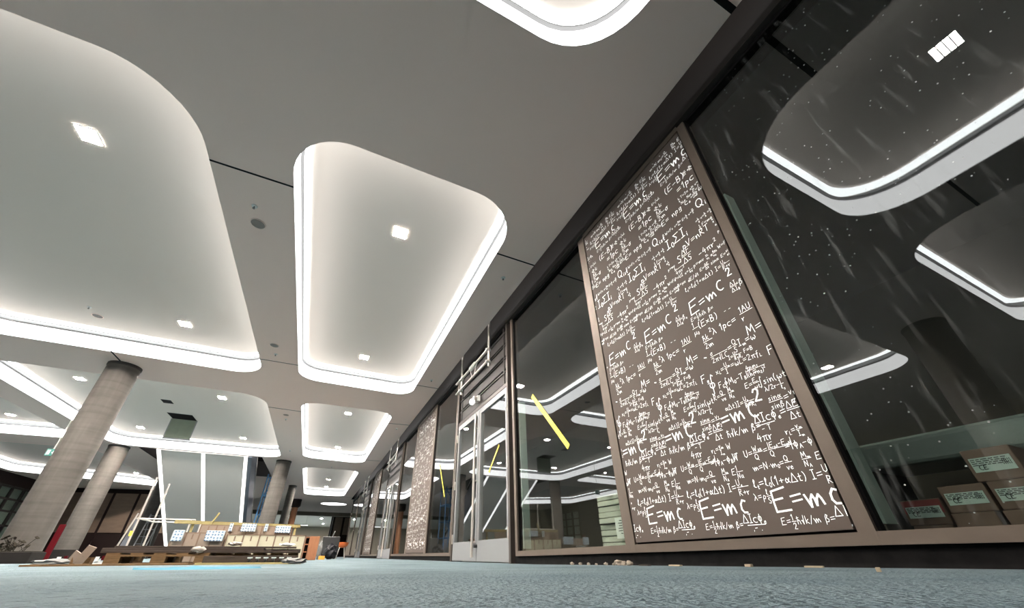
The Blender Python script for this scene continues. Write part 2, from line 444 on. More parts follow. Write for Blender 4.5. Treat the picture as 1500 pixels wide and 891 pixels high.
OPEN = [(-6.45, 17.62), (-2.48, 17.62), (-2.44, 22.2), (-6.5, 22.2)]       # stair opening
cu = bpy.data.curves.new('ceiling_outline', 'CURVE'); cu.dimensions = '2D'; cu.fill_mode = 'BOTH'
for poly in [[(-14.0, -8.5), (2.03, -8.5), (2.03, 29.62), (7.0, 29.62), (7.0, 40.0), (-14.0, 40.0)]] + holes + [OPEN]:
    sp = cu.splines.new('POLY'); sp.points.add(len(poly)-1); sp.use_cyclic_u = True
    for p, q in zip(sp.points, poly): p.co = (q[0], q[1], 0, 1)
tmp = bpy.data.objects.new('ceiling_outline', cu); COL.objects.link(tmp)
dg = bpy.context.evaluated_depsgraph_get()
me = bpy.data.meshes.new_from_object(tmp.evaluated_get(dg))
bpy.data.objects.remove(tmp); bpy.data.curves.remove(cu)
me.name = 'ceiling'; me.materials.clear(); me.materials.append(M['ceiling'])
co_ = bpy.data.objects.new('ceiling', me); COL.objects.link(co_); co_.location = (0, 0, H)
tag(co_, 'pale grey plasterboard ceiling cut out round the light coves', None, None, 'structure')
struct('ceiling_void', MB().box((-14.2, -8.7, H+0.75), (7.2, 70, H+0.8)), M['black'], label='dark ceiling void above the coves')
# shadow joints in the ceiling
jn = 1
def joint(a, b, wd=0.022):
    global jn
    a = Vector(a); b = Vector(b); d = (b-a).normalized(); q = Vector((-d.y, d.x))*wd/2
    mb = MB().prism([tuple(a-q), tuple(b-q), tuple(b+q), tuple(a+q)], H-0.002, H+0.01)
    struct('trim_%d' % jn, mb, M['black'], label='thin dark movement joint in the ceiling'); jn += 1
joint((1.43, 0.235), (2.03, 0.235), 0.045); joint((-1.74, 0.235), (-0.97, 0.235), 0.03)
joint((-1.73, 3.22), (-0.965, 3.22)); joint((1.46, 3.22), (2.03, 3.22))
joint((-1.70, 7.92), (-1.0, 7.92)); joint((1.51, 7.92), (2.03, 7.92))
joint((-1.78, 10.98), (-0.97, 11.02), 0.03); joint((1.41, 11.08), (2.03, 11.02), 0.03)
joint((-4.31, 8.75), (-4.31, 9.20), 0.03)
joint((1.40, 16.4), (2.03, 16.4), 0.03); joint((-1.0, 28.6), (2.03, 28.6), 0.04)

# downlights
ZP = H+0.425
def downlight(x, y, lab, s=0.17):
    t = thing('downlight', (x, y, ZP-0.012), lab, 'downlight')
    q = quad(x-s/2, x+s/2, y-s/2, y+s/2); q2 = quad(x-s/2-0.012, x+s/2+0.012, y-s/2-0.012, y+s/2+0.012)
    MB().ring(q2, q, ZP-0.012, ZP-0.001).build('frame', M['white'], t)
    MB().prism(q, ZP-0.006, ZP-0.002).build('lens', M['down_dim'] if y < 1 else M['down'] if y < 9 else M['down_far'], t)
    g = MB(); k = s/4
    for i in (1, 2, 3):
        g.box((x-s/2+i*k-0.004, y-s/2, ZP-0.012), (x-s/2+i*k+0.004, y+s/2, ZP-0.007)).box((x-s/2, y-s/2+i*k-0.004, ZP-0.0118), (x+s/2, y-s/2+i*k+0.004, ZP-0.0072))
    g.build('grid', M['profile'], t)
for x, y, lab in [
    (0.25, 3.80, 'square downlight at the near end of the middle tapered cove'),
    (0.25, 7.83, 'square downlight at the far end of the middle tapered cove'),
    (-3.05, 3.81, 'square downlight at the near end of the widest cove at the left'),
    (-3.08, 7.83, 'square downlight in the widest left cove near the lit far edge'),
    (-6.0, 3.81, 'square downlight at the outer side of the widest left cove, near end'),
    (-6.0, 7.83, 'square downlight at the outer side of the widest left cove, far end'),
    (0.25, 11.95, 'square downlight at the near end of the second narrow cove'),
    (0.24, 16.5, 'square downlight at the far end of the second narrow cove'),
    (-3.12, 12.0, 'square downlight right of the open hatch in the cove behind the column'),
    (-3.14, 16.5, 'square downlight near the lit right corner of the cove with the hatch'),
    (-6.15, 11.95, 'square downlight left of the nearest column top, in the cove with the hatch'),
    (-6.2, 16.4, 'square downlight just right of the nearest column in the cove with the hatch'),
    (-9.45, 16.4, 'square downlight in the far left cove, near its lit edge'),
    (0.23, 24.6, 'square downlight at the near end of the farthest narrow cove'),
    (0.22, 27.4, 'square downlight at the far end of the farthest narrow cove'),
    (-9.3, 26.6, 'small downlight in the farthest left cove above the brown wall'),
    (0.25, -0.35, 'square downlight in the nearest cove, seen mirrored in the large pane'),
    (-3.05, -0.35, 'square downlight in the wide cove beside the camera, mirrored in the large pane')]:
    downlight(x, y, lab)

# round ceiling discs and sprinklers
def disc(px, py, z, lab, r=0.085, cat='ceiling speaker'):
    p = at_z(px, py, z)
    t = thing('ceiling_speaker', (p.x, p.y, z), lab, cat)
    MB().lathe([(0, -0.004), (r*0.86, -0.004), (r*0.86, 0.0)], p, 28).build('grille', M['grey_disc'], t, smooth=True)
    MB().lathe([(r*0.86, -0.003), (r*0.9, -0.007), (r, -0.006), (r, 0.0)], p, 28).build('rim', M['ceiling'], t, smooth=True)
disc(378, 328, H, 'round grey ceiling speaker nearest the camera, between the two large coves')
disc(402, 506, H, 'round grey ceiling speaker farther along the strip between the two large coves')
disc(143, 463, ZP, 'round grey ceiling speaker inside the widest left cove')
disc(419, 608, H, 'round ceiling speaker beside the second narrow cove')
def sprinkler(px, py, z, lab):
    p = at_z(px, py, z)
    t = thing('sprinkler', (p.x, p.y, z), lab, 'sprinkler')
    MB().lathe([(0.0, -0.012), (0.028, -0.010), (0.032, 0.0)], p, 16).build('escutcheon', M['white'], t, smooth=True)
    MB().tube(p-Vector((0, 0, 0.01)), p-Vector((0, 0, 0.035)), 0.007, 8).tube(p-Vector((0, 0, 0.035)), p-Vector((0, 0, 0.038)), 0.014, 10).build('head', M['grey_disc'], t)
sprinkler(373, 302, H, 'small ceiling sprinkler next to the nearest round speaker')
sprinkler(404, 519, H, 'small ceiling sprinkler next to the farther round speaker')
sprinkler(737, 407, H, 'small ceiling sprinkler between the middle cove and the shopfront, nearest')
sprinkler(632, 557, H, 'small ceiling sprinkler by the corner of the middle cove, above the doors')
sprinkler(131, 450, ZP, 'small ceiling sprinkler next to the speaker in the widest left cove')
sprinkler(419, 614, H, 'small ceiling sprinkler beside the second narrow cove, left')
sprinkler(581, 628, H, 'small ceiling sprinkler beside the second narrow cove, right')
sprinkler(425, 660, H, 'small ceiling sprinkler above the middle concrete column')
sprinkler(486, 684, H, 'small ceiling sprinkler between the two far narrow coves')

# round light at the far end
p = at_z(512, 738, H)
t = thing('round_ceiling_light', (1.55, 32.6, H), 'flat round glowing ceiling light at the far end, over the doors', 'ceiling light')
MB().lathe([(0.0, -0.03), (0.92, -0.03), (0.92, -0.001)], (1.05, 32.6, H), 40).build('diffuser', M['rim'], t, smooth=True)
MB().lathe([(0.92, -0.04), (0.97, -0.04), (0.97, 0.0), (0.92, 0.0)], (1.05, 32.6, H), 40).build('frame', M['profile'], t, smooth=True)

# ------------------------------------------------------------------ shopfront
ZT = 3.27+ZC       # underside of the top frame
ZG = 3.255+ZC
XB = WX+0.10       # back of the frames
def slope_rail(mb, y0, y1, x0, x1, h=0.052, below=0.0):
    a = rail_z(y0)-below; b = rail_z(y1)-below
    mb.hexa([(x0, y0, a), (x1, y0, a), (x1, y1, b), (x0, y1, b)], [(x0, y0, rail_z(y0)+h), (x1, y0, rail_z(y0)+h), (x1, y1, rail_z(y1)+h), (x0, y1, rail_z(y1)+h)])
    return mb
# header above the frames, up into the shadow gap at the ceiling edge
struct('wall_right', MB().box((WX+0.02, -8.5, ZT+0.10), (WX+0.2, 29.6, H+0.74)), M['header'], label='dark brown fascia above the shopfront')
struct('trim_20', MB().box((WX-0.02, -8.5, ZT+0.03), (WX+0.2, 29.6, ZT+0.10)), M['head_rail'], label='bronze head rail of the shopfront')
struct('trim_21', MB().box((WX+0.03, -8.5, ZT), (WX+0.2, 29.6, ZT+0.03)), M['black'], label='black gap under the head rail')
KICKS = [(-8.5, 4.44), (6.72, 12.38), (14.9, 20.0), (22.4, 29.6)]
for i, (a, b) in enumerate(KICKS):
    mb = MB(); seg = [a]
    while seg[-1] < b-0.01:
        seg.append(min(b, seg[-1]+0.9))
    for p, q in zip(seg[:-1], seg[1:]):
        mb.hexa([(WX+0.035, p, floor_z(p)-0.01), (WX+0.2, p, floor_z(p)-0.01), (WX+0.2, q, floor_z(q)-0.01), (WX+0.035, q, floor_z(q)-0.01)],
                [(WX+0.035, p, rail_z(p)), (WX+0.2, p, rail_z(p)), (WX+0.2, q, rail_z(q)), (WX+0.035, q, rail_z(q))])
    struct('baseboard_right_%d' % (i+1), mb, M['kick'], label='black kick plate under the shopfront')

def post(mb, y0, y1, x0=WX, x1=XB, top=None):
    top = ZT if top is None else top
    mb.hexa([(x0, y0, rail_z(y0)), (x1, y0, rail_z(y0)), (x1, y1, rail_z(y1)), (x0, y1, rail_z(y1))], [(x0, y0, top), (x1, y0, top), (x1, y1, top), (x0, y1, top)])
wn = 1
def pane(y0, y1, lab, f0=0.06, f1=0.06, dirty=False):
    """window bay between y0 and y1: frame with posts and a bottom rail, one pane"""
    global wn
    t = struct_root('window_%d' % wn, (WX, (y0+y1)/2, rail_z((y0+y1)/2)), lab); wn += 1
    mb = MB()
    if f0: post(mb, y0, y0+f0)
    if f1: post(mb, y1-f1, y1)
    slope_rail(mb, y0+f0, y1-f1, WX+0.001, XB)
    mb.build('window_frame', M['bronze'], t)
    g = MB(); a = y0+f0; b = y1-f1; za = rail_z(a)+0.052; zb = rail_z(b)+0.052
    for (p, q, zp, zq) in ((a, a+0.012, za, za), (b-0.012, b, zb, zb)):
        g.box((WX+0.02, p, zp), (WX+0.06, q, ZT))
    g.box((WX+0.02, a, ZT-0.014), (WX+0.06, b, ZT))
    g.build('gasket', M['black'], t)
    MB().hexa([(WX+0.03, a+0.008, za), (WX+0.038, a+0.008, za), (WX+0.038, b-0.008, zb), (WX+0.03, b-0.008, zb)],
              [(WX+0.03, a+0.008, ZT), (WX+0.038, a+0.008, ZT), (WX+0.038, b-0.008, ZT), (WX+0.03, b-0.008, ZT)]).build('glass', M['glass_dirty'] if dirty else M['glass'], t)
    return t

# ---- handwriting: strokes on a unit grid (x-height 0.55, cap height 1)
def arc(cx, cy, rx, ry, a0, a1, n=8):
    return [(cx+rx*math.cos(math.radians(a0+(a1-a0)*i/n)), cy+ry*math.sin(math.radians(a0+(a1-a0)*i/n))) for i in range(n+1)]
G = {
 'E': (0.62, [[(0.60, 1.0), (0.10, 0.93), (0.05, 0.5), (0.0, 0.02), (0.58, 0.06)], [(0.05, 0.52), (0.46, 0.56)]]),
 '=': (0.62, [[(0.05, 0.30), (0.55, 0.36)], [(0.05, 0.56), (0.55, 0.64)]]),
 'm': (0.80, [[(0.0, 0.58), (0.08, 0.3), (0.16, 0.0), (0.22, 0.35), (0.34, 0.55), (0.40, 0.35), (0.42, 0.05), (0.50, 0.35), (0.62, 0.53), (0.70, 0.35), (0.76, 0.08)]]),
 'c': (0.50, [arc(0.30, 0.28, 0.28, 0.28, 55, 300, 8)]),
 'C': (0.55, [arc(0.34, 0.5, 0.32, 0.5, 60, 300, 9)]),
 '2': (0.55, [[(0.05, 0.78), (0.15, 0.97), (0.35, 0.98), (0.45, 0.8), (0.38, 0.55), (0.05, 0.05), (0.5, 0.02)]]),
 '1': (0.34, [[(0.05, 0.72), (0.24, 1.0), (0.2, 0.0)]]),
 '4': (0.56, [[(0.32, 1.0), (0.05, 0.38), (0.52, 0.42)], [(0.40, 0.68), (0.36, 0.0)]]),
 '0': (0.5, [arc(0.25, 0.5, 0.22, 0.48, 90, 450, 10)]),
 '3': (0.5, [[(0.05, 0.9), (0.3, 1.0), (0.42, 0.8), (0.2, 0.55), (0.44, 0.35), (0.3, 0.02), (0.03, 0.1)]]),
 'T': (0.55, [[(0.0, 0.95), (0.55, 1.0)], [(0.28, 0.97), (0.24, 0.0)]]),
 'I': (0.40, [[(0.05, 1.0), (0.38, 1.0)], [(0.22, 1.0), (0.2, 0.0)], [(0.0, 0.0), (0.36, 0.02)]]),
 'Δ': (0.70, [[(0.32, 1.0), (0.0, 0.02), (0.66, 0.04), (0.32, 1.0)]]),
 'β': (0.52, [[(0.0, -0.25), (0.1, 0.7), (0.25, 0.98), (0.4, 0.85), (0.22, 0.55), (0.46, 0.35), (0.36, 0.05), (0.10, 0.05)]]),
 'φ': (0.52, [arc(0.25, 0.4, 0.2, 0.28, 90, 450, 9), [(0.26, 0.9), (0.24, -0.15)]]),
 'α': (0.55, [[(0.52, 0.55), (0.30, 0.1), (0.1, 0.05), (0.05, 0.35), (0.2, 0.55), (0.35, 0.3), (0.52, 0.02)]]),
 'λ': (0.50, [[(0.1, 0.95), (0.25, 0.7), (0.46, 0.0)], [(0.27, 0.55), (0.0, 0.0)]]),
 'π': (0.60, [[(0.0, 0.52), (0.58, 0.58)], [(0.18, 0.52), (0.12, 0.0)], [(0.42, 0.55), (0.42, 0.1), (0.52, 0.02)]]),
 'Σ': (0.62, [[(0.58, 0.98), (0.05, 0.95), (0.34, 0.52), (0.0, 0.04), (0.6, 0.02)]]),
 'σ': (0.55, [[(0.5, 0.56), (0.25, 0.56), (0.05, 0.3), (0.15, 0.03), (0.36, 0.08), (0.4, 0.35), (0.25, 0.56)]]),
 'μ': (0.52, [[(0.1, 0.55), (0.0, -0.3)], [(0.07, 0.2), (0.2, 0.02), (0.38, 0.15), (0.44, 0.55)], [(0.42, 0.2), (0.5, 0.0)]]),
 'ν': (0.45, [[(0.0, 0.55), (0.18, 0.0), (0.42, 0.56)]]),
 'ω': (0.65, [[(0.08, 0.55), (0.02, 0.2), (0.15, 0.0), (0.3, 0.3), (0.42, 0.0), (0.6, 0.25), (0.52, 0.56)]]),
 'ħ': (0.50, [[(0.14, 1.0), (0.06, 0.0)], [(0.08, 0.35), (0.25, 0.55), (0.38, 0.4), (0.42, 0.0)], [(0.0, 0.78), (0.32, 0.86)]]),
 'h': (0.48, [[(0.12, 1.0), (0.04, 0.0)], [(0.06, 0.35), (0.25, 0.55), (0.36, 0.4), (0.4, 0.0)]]),
 'k': (0.46, [[(0.08, 1.0), (0.02, 0.0)], [(0.38, 0.55), (0.06, 0.28), (0.42, 0.0)]]),
 '√': (0.40, [[(0.0, 0.4), (0.1, 0.48), (0.2, -0.05), (0.36, 1.1)]]),
 '/': (0.42, [[(0.0, -0.1), (0.40, 1.0)]]),
 '(': (0.30, [arc(0.42, 0.45, 0.38, 0.65, 125, 235, 6)]),
 ')': (0.30, [arc(-0.12, 0.45, 0.38, 0.65, -55, 55, 6)]),
 '+': (0.55, [[(0.05, 0.38), (0.5, 0.42)], [(0.28, 0.62), (0.26, 0.16)]]),
 '-': (0.50, [[(0.05, 0.40), (0.45, 0.44)]]),
 '|': (0.22, [[(0.12, 1.05), (0.08, -0.1)]]),
 '.': (0.22, [[(0.08, 0.0), (0.12, 0.05)]]),
 ',': (0.22, [[(0.12, 0.08), (0.06, -0.12)]]),
 'x': (0.48, [[(0.0, 0.5), (0.42, 0.0)], [(0.4, 0.54), (0.02, 0.0)]]),
 '×': (0.50, [[(0.05, 0.56), (0.42, 0.2)], [(0.4, 0.58), (0.06, 0.18)]]),
 'A': (0.62, [[(0.0, 0.0), (0.30, 1.0), (0.56, 0.0)], [(0.12, 0.38), (0.46, 0.42)]]),
 'B': (0.56, [[(0.04, 0.0), (0.08, 1.0), (0.4, 0.92), (0.38, 0.6), (0.08, 0.52), (0.48, 0.38), (0.42, 0.04), (0.04, 0.0)]]),
 'F': (0.52, [[(0.52, 1.0), (0.08, 0.95), (0.02, 0.0)], [(0.06, 0.52), (0.4, 0.56)]]),
 'G': (0.62, [arc(0.34, 0.5, 0.32, 0.5, 55, 330, 9) + [(0.36, 0.42)]]),
 'L': (0.50, [[(0.1, 1.0), (0.02, 0.03), (0.46, 0.03)]]),
 'M': (0.75, [[(0.0, 0.0), (0.12, 1.0), (0.34, 0.3), (0.60, 1.0), (0.70, 0.0)]]),
 'N': (0.62, [[(0.0, 0.0), (0.08, 1.0), (0.48, 0.02), (0.56, 1.0)]]),
 'P': (0.52, [[(0.02, 0.0), (0.08, 1.0), (0.44, 0.9), (0.4, 0.55), (0.06, 0.48)]]),
 'Q': (0.66, [arc(0.32, 0.52, 0.30, 0.48, 80, 440, 11), [(0.36, 0.22), (0.62, -0.1)]]),
 'R': (0.56, [[(0.02, 0.0), (0.08, 1.0), (0.44, 0.88), (0.36, 0.56), (0.06, 0.5), (0.5, 0.0)]]),
 'S': (0.50, [[(0.46, 0.9), (0.2, 1.0), (0.06, 0.75), (0.42, 0.35), (0.32, 0.02), (0.0, 0.1)]]),
 'U': (0.56, [[(0.04, 1.0), (0.04, 0.2), (0.25, 0.0), (0.48, 0.2), (0.52, 1.0)]]),
 'V': (0.56, [[(0.0, 1.0), (0.25, 0.0), (0.54, 1.0)]]),
 'W': (0.78, [[(0.0, 1.0), (0.18, 0.0), (0.36, 0.7), (0.52, 0.0), (0.74, 1.0)]]),
 'X': (0.56, [[(0.0, 1.0), (0.5, 0.0)], [(0.52, 1.0), (0.0, 0.0)]]),
 'a': (0.50, [[(0.4, 0.5), (0.15, 0.55), (0.03, 0.25), (0.15, 0.02), (0.38, 0.25), (0.4, 0.5), (0.38, 0.1), (0.48, 0.0)]]),
 'd': (0.50, [[(0.4, 0.45), (0.12, 0.5), (0.05, 0.15), (0.2, 0.02), (0.4, 0.3), (0.46, 1.0), (0.4, 0.0)]]),
 'e': (0.46, [[(0.04, 0.28), (0.4, 0.34), (0.3, 0.55), (0.1, 0.45), (0.06, 0.15), (0.2, 0.0), (0.42, 0.1)]]),
 'f': (0.40, [[(0.4, 0.95), (0.22, 0.9), (0.12, -0.2)], [(0.0, 0.5), (0.34, 0.54)]]),
 'g': (0.50, [[(0.4, 0.5), (0.12, 0.5), (0.08, 0.12), (0.36, 0.2), (0.42, 0.54), (0.36, -0.25), (0.04, -0.22)]]),
 'i': (0.24, [[(0.1, 0.52), (0.1, 0.0)], [(0.12, 0.75), (0.14, 0.8)]]),
 'l': (0.34, [[(0.02, 0.2), (0.26, 0.8), (0.18, 1.0), (0.1, 0.8), (0.12, 0.1), (0.3, 0.05)]]),
 'n': (0.48, [[(0.0, 0.55), (0.06, 0.0), (0.14, 0.42), (0.3, 0.54), (0.38, 0.3), (0.42, 0.0)]]),
 'o': (0.44, [arc(0.2, 0.27, 0.18, 0.26, 90, 450, 8)]),
 'p': (0.48, [[(0.06, 0.55), (0.0, -0.35)], [(0.04, 0.3), (0.2, 0.56), (0.4, 0.4), (0.3, 0.05), (0.05, 0.08)]]),
 'r': (0.38, [[(0.0, 0.55), (0.06, 0.0), (0.12, 0.4), (0.34, 0.52)]]),
 's': (0.38, [[(0.32, 0.5), (0.1, 0.5), (0.1, 0.34), (0.3, 0.2), (0.2, 0.0), (0.0, 0.06)]]),
 't': (0.38, [[(0.18, 0.85), (0.14, 0.08), (0.34, 0.05)], [(0.0, 0.52), (0.34, 0.56)]]),
 'u': (0.48, [[(0.02, 0.55), (0.06, 0.08), (0.24, 0.05), (0.38, 0.5), (0.38, 0.1), (0.48, 0.0)]]),
 'v': (0.42, [[(0.0, 0.55), (0.16, 0.0), (0.38, 0.56)]]),
 'z': (0.44, [[(0.02, 0.52), (0.38, 0.54), (0.02, 0.02), (0.42, 0.02)]]),
 '∫': (0.46, [[(0.44, 1.15), (0.32, 1.3), (0.24, 1.0), (0.16, -0.2), (0.06, -0.35), (0.0, -0.2)]]),
 '∮': (0.56, [[(0.46, 1.15), (0.34, 1.3), (0.26, 1.0), (0.2, -0.2), (0.1, -0.35), (0.02, -0.2)], arc(0.23, 0.45, 0.2, 0.22, 90, 450, 9)]),
 'Φ': (0.56, [arc(0.27, 0.5, 0.24, 0.3, 90, 450, 10), [(0.29, 1.0), (0.25, 0.0)]]),
 'ρ': (0.48, [[(0.0, -0.35), (0.06, 0.3), (0.2, 0.56), (0.4, 0.42), (0.32, 0.08), (0.06, 0.1)]]),
 '·': (0.24, [[(0.08, 0.30), (0.13, 0.34)]]),
 ' ': (0.35, []),
}
class Ink:
    """collects pen strokes in the (u, v) plane of a sheet"""
    def __init__(s): s.q = []          # (points, width)
    def text(s, t, u, v, h, wd=None):
        wd = wd or max(0.0029, h*0.085); i = 0
        while i < len(t):
            ch = t[i]; k = 1.0; dv = 0.0
            if ch == '_' and i+1 < len(t): i += 1; ch = t[i]; k = 0.55; dv = -0.18*h
            elif ch == '^' and i+1 < len(t): i += 1; ch = t[i]; k = 0.6; dv = 0.62*h
            w_, st = G.get(ch, G['x'])
            for pl in st:
                s.q.append(([(u+x*h*k, v+dv+y*h*k) for x, y in pl], wd*(0.8 if k < 1 else 1)))
            u += (w_+0.13)*h*k; i += 1
        return u
    def frac(s, a, b, u, v, h):
        """fraction with its bar at mid height of the line"""
        m = v+0.38*h
        e1 = s.text(a, u+0.05*h, m+0.18*h, h*0.8); e2 = s.text(b, u+0.05*h, m-1.0*h, h*0.8)
        e = max(e1, e2); s.q.append(([(u, m), (e, m+0.03*h)], max(0.0028, h*0.07)))
        return e+0.12*h
    def line(s, spec, u, v, h):
        for it in spec:
            u = s.frac(it[0], it[1], u, v, h) if isinstance(it, tuple) else s.text(it, u, v, h)
        return u

TILE = Ink(); L_ = TILE.line     # one repeat of the pattern: u from 0 to 0.455, v from 0.08 upwards
L_(['E=mc'], 0.0, 0.188, 0.112) if False else None
def big(u, v, h, t, wd): TILE.text(t, u, v, h, wd)
# the large E=mc at the foot
TILE.q.append(([(0.075, 0.305), (0.005, 0.292), (0.002, 0.245), (0.002, 0.192), (0.075, 0.196)], 0.0095))
TILE.q.append(([(0.004, 0.248), (0.052, 0.254)], 0.0095))
TILE.q += [([(0.095, 0.232), (0.142, 0.238)], 0.008), ([(0.092, 0.257), (0.142, 0.264)], 0.008)]
TILE.text('m', 0.158, 0.200, 0.098, 0.0098); TILE.q.append(([(0.300, 0.262), (0.286, 0.268), (0.272, 0.248), (0.270, 0.222), (0.280, 0.205), (0.298, 0.204)], 0.0095))
L_(['E=', ('1', '2'), 'ħ√k/m β='], 0.005, 0.130, 0.034); L_(['ΔIcφ_e'], -0.20+0.455, 0.151, 0.044)
TILE.q.append(([(-0.18+0.455, 0.140), (-0.08+0.455, 0.140)], 0.004)); L_([',- .'], 0.30, 0.112, 0.03)
L_(['λ=ρ', ('l', 'S')], 0.36, 0.258, 0.036)
L_(['l_t=l_0(1+αΔt) I=', ('U_e', 'R+r')], -0.075, 0.320, 0.044)
L_(['m=N·m_0=', ('Q', 'νe')], -0.045, 0.405, 0.036); L_([('M_m', 'N_A'), ' E', ('1', 'Na')], 0.215, 0.405, 0.036)
L_(['W  U=', ('W_A_B', 'Q'), '=', ('|E_p_A-E_p_B|', 'Q')], -0.14, 0.485, 0.038); L_(['=|φ_A-φ_B|T'], 0.16, 0.480, 0.040)
L_(['4πr'], 0.035, 0.550, 0.046); L_(['r_L=', ('v_m', 'I_m'), ' W'], 0.19, 0.553, 0.034)
L_(['ħ√k/m β='], -0.13, 0.618, 0.042); L_(['ΔIcφ_e=', ('ΔE', 'Δt')], 0.055, 0.652, 0.050); TILE.q.append(([(0.06, 0.636), (0.16, 0.638)], 0.004)); L_(['- T'], 0.08, 0.600, 0.03)
TILE.q += [([(-0.135, 0.715), (-0.088, 0.719)], 0.0095), ([(-0.135, 0.740), (-0.088, 0.745)], 0.0095)]
TILE.text('m', -0.070, 0.692, 0.100, 0.0095); TILE.text('C', 0.045, 0.690, 0.088, 0.0095); TILE.text('2', 0.100, 0.770, 0.075, 0.0095)
L_([('sinα', 'sinβ'), '=', ('v_1', 'v_2')], 0.170, 0.725, 0.042)
L_(['αΔt)I=', ('U_e', 'R+R_i')], -0.09, 0.775, 0.034); L_(['R=', ('Q', 'νe'), ' ', ('M_m', 'N_A')], -0.14, 0.862, 0.034); L_(['E=', ('E_c', 'ωt')], 0.075, 0.862, 0.034)
L_(['∫sin(ωt'], 0.160, 0.850, 0.040); L_(['λ/2r-', ('1', 'l_g')], 0.175, 0.808, 0.028)
TILE.text('∮', -0.140, 0.925, 0.085, 0.006); L_(['F_G∮M_0-T_B|T='], -0.080, 0.925, 0.040); L_([('4n_1n_2', '(n_1+n_2)^2')], 0.115, 0.945, 0.036)
L_(['x_L=', ('U_m', 'I'), '=ωL=2πf_L'], -0.070, 1.020, 0.038); L_(['F_g'], 0.270, 1.000, 0.056)
L_([('σ', '2π√LC'), '=', ('Q', 'S'), 'I_m=ω'], -0.070, 1.130, 0.046); L_(['I=', ('U_e', 'R+R_i'), ' F=B'], 0.04, 1.075, 0.028)
TILE.q.append(([(-0.115, 1.165), (-0.10, 1.16)], 0.008)); L_(['M='], 0.205, 1.170, 0.062)
L_([('ħk', '2m')], -0.085, 1.250, 0.052); L_(['^2λ 1pc='], -0.02, 1.290, 0.050); L_([('1AU', 'r')], 0.205, 1.305, 0.052)
L_([('1', 'μ_0'), '(E×B)'], -0.130, 1.385, 0.052); L_(['- -'], 0.12, 1.39, 0.03); L_(['E=', ('1', '2'), 'ħ√h', ' β='], -0.12, 1.465, 0.032)
TILE.text('E', -0.105, 1.512, 0.115, 0.0085); TILE.q += [([(-0.02, 1.555), (0.022, 1.561)], 0.007), ([(-0.02, 1.578), (0.022, 1.585)], 0.007)]
TILE.text('m', 0.042, 1.535, 0.090, 0.008); TILE.text('C', 0.135, 1.560, 0.078, 0.008); TILE.text('2', -0.21+0.455-0.02, 1.625, 0.062, 0.008)
L_([('ΔI_c', 'ΔI_B'), 'β_e'], 0.215, 1.520, 0.040)
# smaller writing in the upper half
small = ['E=∫ωL', 'R=ρl', 'V=|p|', 'n_1=n_2', 'U=RI', 'P=UI', 'F=ma', 'Q=mcΔt', 'W=Fs', 'a=v/t', 'T=2π', 'B=μH', 'p=mv', 'N_0e', 'k=λ/c', 'x=A sin', 'l_t=l_0', 'sinα', 'Φ=BS', 'dE/dt', '(ω+α)', 'eU=hf', 'I=q/t', 'ρgh', 'c=λν']
sr = random.Random(3)
fr = [('U_e', 'R+r'), ('4n_1', 'n_2'), ('M_m', 'N_A'), ('ΔE', 'Δt'), ('1', '4π'), ('Q', 'S'), ('h', 'λ'), ('v_1', 'v_2'), ('sinα', 'sinβ'), ('1', '2'), ('L', 'g')]
def fill(v0, v1, h, skip):
    v = v0
    while v < v1:
        u = -0.14+sr.uniform(0, 0.02)
        while u < 0.285:
            if any(a < u+h*2.2 and u < b and c < v+h and v-h*0.5 < d for a, b, c, d in skip):
                u += h*0.8; continue
            if sr.random() < 0.4: u = L_([sr.choice(['x=', 'E=', 'a', '=', '']), sr.choice(fr)], u, v+sr.uniform(-.008, .008), h*0.9)+h*0.35
            else: u = L_([sr.choice(small)], u, v+sr.uniform(-.01, .01), h*sr.uniform(0.8, 1.1))+h*0.5
        v += h*2.35
L_(['l_t=l_0(1+αΔt) I=', ('U_e', 'R+r')], -0.09, 1.715, 0.038)
L_(['Q_i_s_t'], 0.215, 2.315, 0.085); L_(['I_0ΣI_i'], -0.125, 2.185, 0.090)
L_(['pV=nRT'], 0.005, 2.075, 0.060); L_(['S', ('ΔF', 'ΔS')], -0.07, 1.990, 0.066); L_(['-4πr^2'], 0.10, 1.915, 0.052); L_([('L', '4πr^2')], -0.12, 1.935, 0.046)
L_(['(E-B)'], 0.02, 2.715, 0.070); L_(['=1pc'], 0.12, 2.615, 0.070); L_([('ħk', '2m'), 'σ'], -0.12, 2.560, 0.062); L_(['E= npg c_e'], -0.10, 2.440, 0.056)
TILE.text('', 0, 0, 1)
fill(1.79, 1.90, 0.030, []); fill(1.93, 2.12, 0.026, [(-0.13, 0.27, 1.90, 2.14)])
fill(2.14, 2.46, 0.027, [(-0.14, 0.16, 2.15, 2.29), (0.2, 0.45, 2.28, 2.42), (-0.1, 0.2, 2.42, 2.5)])
fill(2.48, 2.76, 0.027, [(0.0, 0.2, 2.69, 2.80), (0.1, 0.3, 2.58, 2.70), (-0.13, 0.1, 2.48, 2.64)])
fill(1.03, 1.20, 0.020, [(-0.15, 0.34, 1.0, 1.24)]); fill(0.345, 0.40, 0.018, [(-0.15, 0.34, 0.3, 0.45)])

